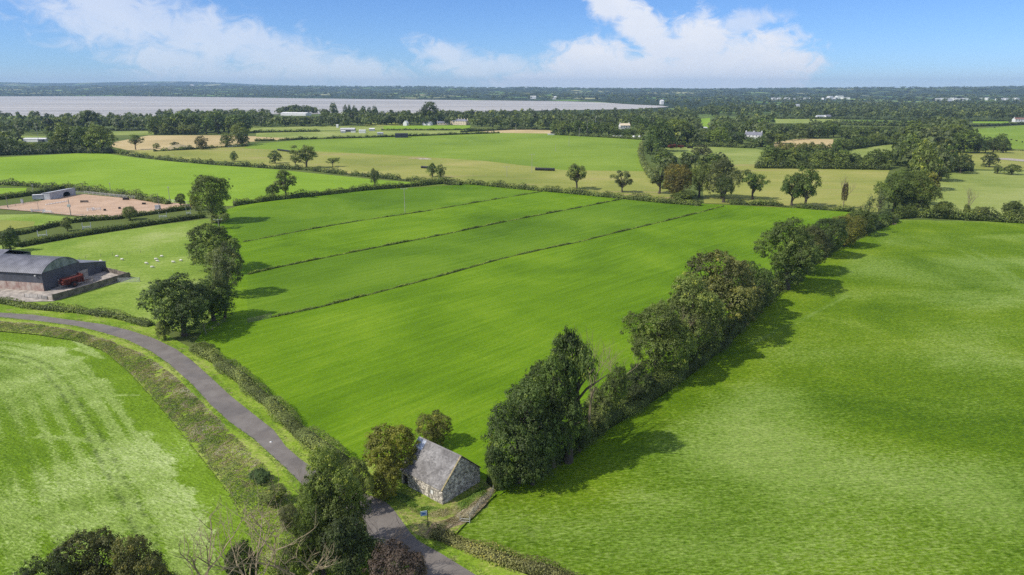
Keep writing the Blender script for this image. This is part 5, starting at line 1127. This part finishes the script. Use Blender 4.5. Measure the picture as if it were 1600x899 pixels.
box_thing(61, 312, 5.5, 2.2, 2.7, .3, M_SHED, 'horse_trailer', 'grey horse trailer parked left of the arena shelter', 'trailer', True, M_WHITE)
box_thing(132, 316.5, 4, .8, 1.0, .1, M_CONCD, 'timber_jump', 'brown box jump near the back of the arena', 'jump')
box_thing(247, 327.5, 2.4, 1.5, 2.1, 0, M_SHED, 'storage_box', 'tall grey cabinet by the pole at the near right of the arena', 'cabinet')
box_thing(164, 329.5, 1.0, .8, .8, 0, M_BLACK, 'jump_block', 'small black block left of the arena centre', 'block')
box_thing(187, 326.5, 1.0, .8, .8, 0, M_BLACK, 'jump_block', 'small black block right of the arena centre', 'block')
box_thing(225, 319.5, 1.8, .8, .8, 0, M_DARKDOOR, 'jump_block', 'brown block near the right of the far arena rail', 'block')
box_thing(197, 312.5, 3.2, 1.0, 1.2, 0, M_DARKDOOR, 'jump_block', 'dark low frame standing by the far arena rail', 'block')
box_thing(35, 318, 1.2, .6, 2.2, 0, M_SHED, 'jump_wing', 'grey upright wing at the left end of the arena', 'jump')
def show_jump(px, py, w, rz, label, mat=None, h=1.5, z=.26):
    root = empty('show_jump', G(px, py, z), rz, label, 'horse jump')
    for x in (-w / 2, w / 2):
        mb = MB(); mb.box(x - .06, x + .06, -.4, -.3, 0, h); mb.box(x - .06, x + .06, .3, .4, 0, h); mb.box(x - .05, x + .05, -.4, .4, .5, .62); mb.box(x - .05, x + .05, -.4, .4, h - .3, h - .15); mb.box(x - .08, x + .08, -.5, .5, 0, .1); mb.build('wing', M_WHITE, root)
    for z_ in (.45, .8, 1.15): mb = MB(); mb.tube((-w / 2, 0, z_), (w / 2, 0, z_), .09, .09, 6); mb.build('pole', mat or M_WHITE, root)
show_jump(142, 329, 3.2, 1.0, 'white show jump left of the two in the arena centre')
show_jump(151, 329, 3.6, .3, 'white show jump right of the two in the arena centre')
for k in range(7):
    o_ = MB(); o_.tube((-1.4, 0, .25), (1.4, 0, .25), .12, .12, 6); o_.box(-1.5, -1.3, -.3, .3, 0, .45); o_.box(1.3, 1.5, -.3, .3, 0, .45)
    q = o_.build('cavaletti', M_WHITE); q.location = G(76 + k * 4.6, 319.8 - k * .75, .26); q.rotation_euler = (0, 0, 1.2); tag(q, 'low white ground pole in the row at the left of the arena', 'ground pole', 'row of low white ground poles in the arena')
M_JBLUE = plain('blue_paint', (0.08, 0.20, 0.32), .6, .1, 1)
show_jump(60, 331.5, 6.5, .05, 'blue and white show jump at the near left of the arena', M_JBLUE, 1.8); show_jump(74, 333, 4.0, .05, 'low white jump beside the blue and white one', None, 1.1)
for k, (px, py) in enumerate([(67, 371), (136, 358), (255, 341), (295, 335.5)]):
    show_jump(px, py, 3.2 if k < 3 else 2, .4, ['leftmost white jump wing standing between the two paddock hedges', 'white jump frame second from the left between the paddock hedges', 'white jump frame between the hedges below the right of the arena', 'small white jump frame at the right end of the hedge pair'][k], None, 2.9 if k < 3 else 3.4, .02)
fence([(-30, 328), (12, 325), (60, 316)], 1.4, 5, (.4, .7, .95), 'dark wooden fence at the left end of the arena by the trailer', M_POST, M_POST, .1, .06)

# ------------------------------------------------------------------ poles
M_POLE = plain('pole_wood', (0.30, 0.27, 0.23), .9, .2, 1); M_POLEP = plain('pale_pole', (0.40, 0.38, 0.34), .7, .1, 1); M_INS = plain('insulator', (0.75, 0.75, 0.73), .3, .05, 2)
def utility_pole(px, by, ty, label, arm=1.2, mat=None, box=False, lamp=False, r=.15):
    loc = G(px, by); h = top_z(loc.y, ty); root = empty('lamp_post' if lamp else 'utility_pole', loc, RAD(8), label, 'floodlight pole' if lamp else 'pole'); k = max(1, loc.y / 600)
    mb = MB(); mb.tube((0, 0, -.5), (0, 0, h), r * k, r * .7 * k, 8); mb.build('mast', mat or M_POLE, root)
    if arm:
        mb = MB(); mb.box(-arm, arm, -.08 * k, .08 * k, h - .5, h - .5 + .14 * k); mb.build('crossarm', mat or M_POLE, root)
        for x in ((-arm, 0, arm) if not lamp else (-arm * .7, arm * .7)): mb = MB(); mb.tube((x, 0, h - .36), (x, 0, h - .05), .11 * k, .13 * k, 8); mb.build('insulator' if not lamp else 'lamp_head', M_INS, root)
    if box: mb = MB(); mb.box(-.7, .7, -.75, -.15, h * .52, h * .52 + 1.3); mb.build('transformer', M_RAILW, root)
utility_pole(633, 334, 294, 'tall pole with a crossarm standing in the top strip of the central meadow', 1.5, M_POLEP)
utility_pole(344, 372, 342, 'pole top with white insulators rising above the trees by the paddock', 1.6, M_POLEP)
utility_pole(111, 337, 311, 'thick pole carrying a grey transformer at the near side of the arena', 0, None, True, r=.2)
utility_pole(250, 332, 302, 'wooden pole beside the grey cabinet at the near right of the arena', 0)
utility_pole(53, 305, 289, 'light pole with a white lamp left of the arena shelter', .5, M_POLEP, lamp=True)
utility_pole(13, 326, 306, 'short pole at the left end of the arena', 0); utility_pole(61, 331, 315, 'thin grey pole behind the blue and white jump', 0, M_POLEP, r=.1)
utility_pole(174, 305, 286, 'light pole left behind the far arena rail', .4, M_POLEP, lamp=True); utility_pole(266, 318, 292, 'light pole right behind the far arena rail', .4, M_POLEP, lamp=True)
utility_pole(831, 270, 241, 'pole with crossarm left of the long black bale row', 2.0, M_POLEP); utility_pole(792, 277, 260, 'faint pale pole in the yellowish strip left of the bale row', 2.0, M_POLEP)
utility_pole(868, 237, 226, 'pale short pole in the middle of the far green field', 0, M_POLEP); utility_pole(889, 229, 213, 'pale pole at the upper right of the far green field', 0, M_POLEP)
utility_pole(873, 211, 200, 'left one of the three poles at the back of the far green field', 0, M_POLEP); utility_pole(905, 214, 200, 'middle one of the three poles at the back of the far green field', 1.5, M_POLEP)
utility_pole(917, 213, 188, 'tallest of the three poles at the back of the far green field', 1.5); utility_pole(806, 205, 195, 'small pole behind the strip of bare straw', 0, M_POLEP); utility_pole(930, 205, 182, 'far pole standing before the woods right of the tallest pole', 1.2, M_POLEP)
utility_pole(61, 224, 193, 'pale pole among the trees at the far left', 0, M_POLEP)

# ------------------------------------------------------------------ bales, container, cars
M_WRAP = plain('black_bale_wrap', (0.022, 0.022, 0.024), .35, .1, 2)
def bale_row(px0, px1, n, label, group, rad=.75):
    a_, c_ = G(*px0), G(*px1); mb = MB(); d = (c_ - a_).normalized()
    mb.tube((0, 0, rad), tuple(d.cross(Vector((0, 0, 1))) * 0 + Vector((d.x, d.y, 0)) * ((c_ - a_).length / n * .92)) if False else (0, 0, rad), rad, rad, 12)
    L = (c_ - a_).length / n; mb = MB()
    mb.tube((-.42 * L, 0, rad), (-.36 * L, 0, rad), rad * .82, rad, 14); mb.tube((-.36 * L, 0, rad), (.36 * L, 0, rad), rad, rad, 14, cap=False); mb.tube((.36 * L, 0, rad), (.42 * L, 0, rad), rad, rad * .82, 14)
    me_ = mb.mesh('bale', M_WRAP, True)
    for k in range(n):
        o_ = link('round_bale', me_); o_.location = a_.lerp(c_, (k + .5) / n); o_.rotation_euler = (0, 0, math.atan2(d.y, d.x)); tag(o_, label, 'bale', group)
bale_row((836, 266.5), (867, 267.5), 8, 'black wrapped bale in the long row on the yellowish strip', 'long row of black bales', 1.15)
bale_row((658, 263), (672, 264), 4, 'black wrapped bale in the short row left of two round trees', 'short row of black bales', .95)
bale_row((434, 235.5), (453, 238), 6, 'black wrapped bale in the row behind the round hedge tree', 'row of black bales behind the round hedge tree', .9)
bale_row((860, 210), (868, 210), 4, 'dark bale stacked over the white trailer at the field corner', 'dark bales at the far field corner', 1.5)
def house(px, by, wpx, wall, rise, dep, label, name='house', cat='house', rz=0.0, wm=None, rm=None, chim=0, win=0, hip=False, storeys=1, glow=None):
    z0 = 0; loc = G(px, by); w = wpx * px_scale(loc.y); loc.z = float(terrain(np.array([loc.x]), np.array([loc.y]))[0]); root = empty(name, loc, rz, label, cat); wm = wm or M_WHITE; rm = rm or M_BROOF
    mb = MB(); mb.box(-w / 2, w / 2, 0, dep, -.3, wall); 
    if not hip: 
        for x in (-w / 2, w / 2): b_ = len(mb.v); mb.v += [(x, 0, wall), (x, dep, wall), (x, dep / 2, wall + rise - .05)]; mb.f.append((b_, b_ + 1, b_ + 2)); mb.t.append(.5)
    wl = mb.build('wall', wm, root); e = .3; i_ = dep / 2 if hip else 0
    mb = MB(); A = [(-w / 2 - e, -e, wall - .08), (w / 2 + e, -e, wall - .08), (w / 2 + e, dep + e, wall - .08), (-w / 2 - e, dep + e, wall - .08)]; R0, R1 = (-w / 2 - e + i_, dep / 2, wall + rise), (w / 2 + e - i_, dep / 2, wall + rise)
    mb.poly([A[0], A[1], R1, R0]); mb.poly([A[2], A[3], R0, R1])
    if hip: mb.poly([A[1], A[2], R1]); mb.poly([A[3], A[0], R0])
    rf = mb.build('roof', rm, root)
    for k in range(chim):
        x = -w / 2 + .6 + (w - 1.2) * (k / max(1, chim - 1)); mb = MB(); mb.box(x - .55, x + .55, dep / 2 - .5, dep / 2 + .5, wall + rise - .9 - (1.5 if hip else 0), wall + rise + 1.3); mb.build('chimney', wm, rf)
    for s_ in range(storeys):
        for k in range(win):
            x = -w / 2 + w * (k + .5) / win; z = wall * (s_ + .38) / storeys; hh_ = wall / storeys * .42
            mb = MB(); mb.box(x - .6, x + .6, -.06, .02, z, z + hh_); fr = mb.build('window', M_WHITE, wl); mb = MB(); mb.box(x - .5, x + .5, -.09, -.055, z + .1, z + hh_ - .1); mb.build('pane', M_BLACK, fr)
    return root
M_CREAM = plain('cream_render', (0.72, 0.60, 0.42), .8, .08, .5); M_GREYR = plain('grey_slate_roof', (0.22, 0.22, 0.25), .6, .15, .3)
house(716, 195.5, 29, 6.5, 3.2, 12, 'cream mansion with a row of chimneys before the far woods', 'mansion', 'mansion', -.5, M_CREAM, M_GREYR, 6, 9, True, 2)
house(692, 195.5, 18, 3.6, 2.4, 8, 'low grey roofed wing left of the cream mansion', 'house', 'house', .05, M_CREAM, M_GREYR, 2, 4)
house(666, 196, 15, 3.4, 2.6, 8, 'long white cottage left of the cream mansion', 'cottage', 'house', -.45, M_WHITE, M_GREYR, 1, 4)
house(637, 196.5, 6, 4.5, 3.5, 7, 'small white gabled house at the edge of the wood', 'cottage', 'house', 1.2, M_WHITE, M_WHITE, 0, 1)
house(543, 206.5, 22, 3.6, 1.8, 14, 'dark roofed farm shed in the middle of the far farm', 'farm_shed', 'shed', .1, M_CLAD, M_RAILW)
house(566, 208.5, 10, 4.0, .6, 8, 'bright white boxy shed of the far farm', 'farm_shed', 'shed', .1, M_WHITE, M_WHITE)
house(552, 207.5, 7, 3.0, .8, 6, 'low white shed left of the bright boxy one', 'farm_shed', 'shed', .1, M_WHITE, M_CLAD)
house(536, 208, 7, 2.6, .8, 5, 'small pale shed at the left end of the far farm', 'farm_shed', 'shed', .1, M_SHED, M_WHITE)
house(581, 205, 8, 3.0, 1.0, 8, 'grey white shed at the right end of the far farm', 'farm_shed', 'shed', .1, M_SHED, M_WHITE)
house(594, 211, 9, 2.4, 1.0, 6, 'pale small shed standing right of the far farm on its own', 'farm_shed', 'shed', .1, M_SHED, M_SHED)
house(527, 200, 3, 4, 1, 4, 'tiny white hut left of and above the far farm', 'hut', 'hut', 0, M_WHITE, M_WHITE)
house(627, 215.5, 19, 4.2, 1.2, 10, 'dark navy shed on the far edge of the green field', 'farm_shed', 'shed', .05, plain('navy_sheet', (0.03, 0.035, 0.055), .6, .1, 1), M_BLACK)
house(458, 181, 44, 5.2, 2.0, 24, 'long white greenhouse in front of the wooded knoll by the lake', 'greenhouse', 'greenhouse', -.25, M_WHITE, M_WHITE)
house(862, 211.2, 12, 1.4, .2, 3, 'low white flatbed trailer at the corner of the far green field', 'trailer', 'trailer', 0, M_WHITE, M_WHITE)
house(54, 222, 36, 3.6, .8, 8, 'long white roofed shed among trees at the far left', 'farm_shed', 'shed', -.05, M_WHITE, M_WHITE)
house(63, 222.5, 7, 2.8, .5, 4, 'dark opening shed in the middle of the white one at the far left', 'hut', 'hut', 0, M_CLAD, M_CLAD)
house(1176, 219, 25, 6.0, 3.4, 8, 'white two storey farmhouse with three chimneys among the trees', 'farmhouse', 'house', -.5, M_WHITE, M_GREYR, 3, 5, False, 2)
house(1154, 215, 12, 3.8, 2.4, 7, 'pale outbuilding left of the white farmhouse', 'outbuilding', 'shed', .3, M_SHED, M_GREYR, 0, 2)
house(1090, 205, 32, 4, 1.6, 10, 'long grey roofed shed half hidden behind the trees right of the green field', 'farm_shed', 'shed', .1, M_CONC, M_RAILW)
house(1061, 190, 8, 7, 4, 8, 'grey house gable among the far trees', 'house', 'house', 1.0, M_SHED, M_GREYR, 1, 1)
house(977, 202, 16, 5.5, 3, 8, 'pale pink white house among the trees behind the poles', 'house', 'house', .2, M_WHITE, M_CREAM, 2, 4)
house(1295, 185, 11, 4, 3, 9, 'white bungalow right of the pair behind the far hedge', 'bungalow', 'house', .4, M_WHITE, M_GREYR, 0, 2)
house(1282, 185, 11, 3.5, 2.6, 9, 'greyish bungalow left of the pair behind the far hedge', 'bungalow', 'house', 0, M_WHITE, M_SHED, 0, 2)
house(1594, 191, 16, 5, 2.8, 9, 'white house with an orange brown roof at the right edge', 'house', 'house', 0, M_WHITE, plain('brown_tile', (0.25, 0.14, 0.11), .8, .1, 1), 1, 4)
house(1246, 167, 9, 6, 2.5, 12, 'pale square house in the distant woods on the right', 'house', 'house', 0, M_WHITE, M_SHED)
house(1445, 162.5, 3, 9, 2, 12, 'small white house in the distant woods near the town', 'house', 'house', 0, M_WHITE, M_WHITE)
tg = 'white buildings of the distant town left part'; tg2 = 'white buildings of the distant town right part'
rg = random.Random(4)
for px, w in [(1209, 5), (1220, 9), (1231, 7), (1240, 6), (1250, 4), (1260, 5), (1268, 4), (1291, 5), (1299, 6), (1307, 5), (1313, 10), (1319, 4), (1325, 6)]:
    house(px, 156.2 - (px > 1295) * .8 + rg.uniform(-.3, .5), w, 9 + 7 * (px in (1299, 1313)), 1.5, 30, 'white block of the distant town on the left of its two clusters', 'town_building', 'building', rg.uniform(-.2, .2), M_WHITE, M_RAILW).__setitem__('group', tg)
for px, w in [(1467, 6), (1475, 10), (1484, 8), (1492, 5), (1500, 9), (1509, 8), (1516, 4), (1524, 7), (1535, 6), (1544, 3), (1565, 8), (1574, 6), (1590, 6)]:
    house(px, 158 + rg.uniform(-1, .4), w, 8 + rg.uniform(0, 4), 1.5, 30, 'white block of the distant town on the right of its two clusters', 'town_building', 'building', rg.uniform(-.2, .2), M_WHITE, M_RAILW).__setitem__('group', tg2)
for px, py, w, lab in [(301, 145.5, 6, 'bright white building on the shore hills across the lake'), (833, 155, 9, 'pinkish building on the far lake shore left'), (866, 155.6, 7, 'pale building on the far lake shore right'), (1035, 163.5, 4, 'white speck of a house where the lake ends')]:
    house(px, py, w, 14, 3, 30, lab, 'distant_building', 'building', 0, M_WHITE, M_WHITE)
def car(px, py, rz, mat, label, group=None, s=1.0):
    root = empty('parked_car', G(px, py, .12), rz, label, 'car', group)
    mb = MB(); mb.hexa([(-2.1 * s, -.85 * s, .3), (2.1 * s, -.85 * s, .3), (2.1 * s, .85 * s, .3), (-2.1 * s, .85 * s, .3), (-2.1 * s, -.8 * s, .95 * s), (2.0 * s, -.8 * s, .85 * s), (2.0 * s, .8 * s, .85 * s), (-2.1 * s, .8 * s, .95 * s)]); mb.hexa([(-1.9 * s, -.75 * s, .95 * s), (1.0 * s, -.75 * s, .9 * s), (1.0 * s, .75 * s, .9 * s), (-1.9 * s, .75 * s, .95 * s), (-1.6 * s, -.62 * s, 1.5 * s), (.4 * s, -.62 * s, 1.5 * s), (.4 * s, .62 * s, 1.5 * s), (-1.6 * s, .62 * s, 1.5 * s)]); mb.build('body', mat, root)
    mb = MB(); mb.box(-1.5 * s, .45 * s, -.74 * s, .74 * s, 1.05 * s, 1.36 * s); mb.build('window', M_BLACK, root)
    for x in (-1.3, 1.3):
        for y in (-.8, .8): mb = MB(); mb.tube((x * s, (y - .1) * s, .33), (x * s, (y + .1) * s, .33), .33, .33, 10); mb.build('wheel', M_TYRE, root)
for k, px in enumerate((961, 966, 971, 991, 999)): car(px, 215, .1 + k * .3, M_WHITE, 'white parked car in the row under the trees behind the far hedge', 'white cars behind the far green field', 1.5)
car(1089, 229, .2, M_RAILW, 'silver white car beside the red machines under the trees', None, 1.5)
spreader(G(1050, 232, .1), .3, 1.5, 'left one of the two red machines parked under the far trees', 'farm_trailer', 'farm machine')
spreader(G(1063, 232, .1), 2.9, 1.3, 'right one of the two red machines parked under the far trees', 'farm_trailer', 'farm machine')
box_thing(1078, 232, 6, 2, 1.6, 0, M_DARKDOOR, 'cattle_trailer', 'dark low trailer right of the two red machines', 'trailer', True, None, .1)
# earth mound, pale heap, brown patch, white strip
def mound(px, py, rx, ry, h, mat, label, name='earth_mound'):
    mb = MB(); n = 18; rg_ = random.Random(px); prev = None
    for k in range(5):
        t = k / 4; ring = []
        for q in range(n): a_ = 2 * math.pi * q / n; rr_ = (1 - t ** 1.6) * (1 + rg_.uniform(-.12, .12)); ring.append((rx * rr_ * math.cos(a_), ry * rr_ * math.sin(a_), h * t * (1 + rg_.uniform(-.1, .1)) - .05))
        if prev:
            for q in range(n): mb.poly([prev[q], prev[(q + 1) % n], ring[(q + 1) % n], ring[q]])
        prev = ring
    o_ = mb.build(name, mat, None, True); o_.location = G(px, py); tag(o_, label, 'mound')
mound(280, 233, 15, 9, 5.0, M_MOSS, 'olive earth mound at the foot of the straw field')
mound(1387, 350, 4.0, 2.2, .9, plain('dry_brush', (0.33, 0.24, 0.15), .95, .3, 1), 'low heap of dry brown brush at the top corner of the right hand field', 'brush_heap')
mound(652, 248, 9, 3, .8, M_MOSS, 'low pale earth heap on the far green field', 'earth_heap')
mound(664, 249, 6, 2, 1.0, M_CONC, 'grey stony heap right of the pale earth heap', 'earth_heap')
psheet('track', [(1540, 248), (1572, 247.5), (1600, 250), (1700, 253), (1700, 256), (1600, 253), (1570, 250.5)], .26, M_CONC)
fence([(357, 231.5), (388, 228.5)], 2.0, 5, (.5, .95), 'grey paling fence at the right end of the straw field', M_SHED, M_SHED, .12, .12)

# ------------------------------------------------------------------ haze: one closed box of air
mb = MB(); mb.box(-17000, 17000, -400, 17900, -2.0, 265); hz = mb.build('haze', M_WHITE); hz.data.materials.clear()
hm = bpy.data.materials.new('haze'); hm.use_nodes = True; t = hm.node_tree; t.nodes.clear()
ho = t.nodes.new('ShaderNodeOutputMaterial'); hv_ = t.nodes.new('ShaderNodeVolumePrincipled'); hv_.inputs['Color'].default_value = (0.50, 0.74, 1.0, 1); hv_.inputs['Density'].default_value = 0.000066; hv_.inputs['Anisotropy'].default_value = 0.0
t.links.new(hv_.outputs[0], ho.inputs['Volume']); hz.data.materials.append(hm); tag(hz, kind='stuff')
# grass creeping over the lane edges, and weeds round the cottage
def off_line(px, d):
    P = GG(px); out = []
    for k in range(len(P)):
        a_ = P[max(0, k - 1)]; c_ = P[min(len(P) - 1, k + 1)]; t_ = (c_ - a_).normalized(); out.append(P[k] + Vector((-t_.y, t_.x, 0)) * d)
    return out
M_SCRUB2 = foliage_mat('verge_leaves', [(0.0, (0.08, 0.14, 0.02)), (0.4, (0.14, 0.25, 0.03)), (0.65, (0.22, 0.32, 0.05)), (0.85, (0.33, 0.33, 0.10)), (1.0, (0.42, 0.38, 0.2))])
_m = M_SCRUB; M_SCRUB = M_SCRUB2
scatter_scrub('verge_tufts', off_line(ROAD_L[1:20], 0.25), off_line(ROAD_L[1:20], -1.0), 9000, 0.35, 'rough grass tufts creeping over the field side edge of the lane', 51, 0.5, 0.16)
scatter_scrub('verge_tufts', off_line(ROAD_R[1:26], -0.25), off_line(ROAD_R[1:26], 1.3), 9000, 0.35, 'rough grass tufts creeping over the hedge side edge of the lane', 52, 0.5, 0.16)
scatter_scrub('cottage_weeds', GG([(612, 768), (640, 776), (670, 790), (692, 798), (725, 782), (752, 764)]), GG([(622, 784), (640, 800), (662, 812), (692, 812), (735, 800), (765, 768)]), 9000, 0.45, 'rough weeds and grass round the foot of the stone cottage', 53, 0.55, 0.2)
M_SCRUB = _m
scatter_scrub('dry_stalks', GG([(672, 834), (690, 818), (720, 800), (752, 778), (762, 764)]), GG([(690, 838), (712, 826), (738, 808), (760, 786), (774, 768)]), 6000, 0.5, 'dry brown stalks along the wire fence right of the cottage', 54, 0.85, 0.2)
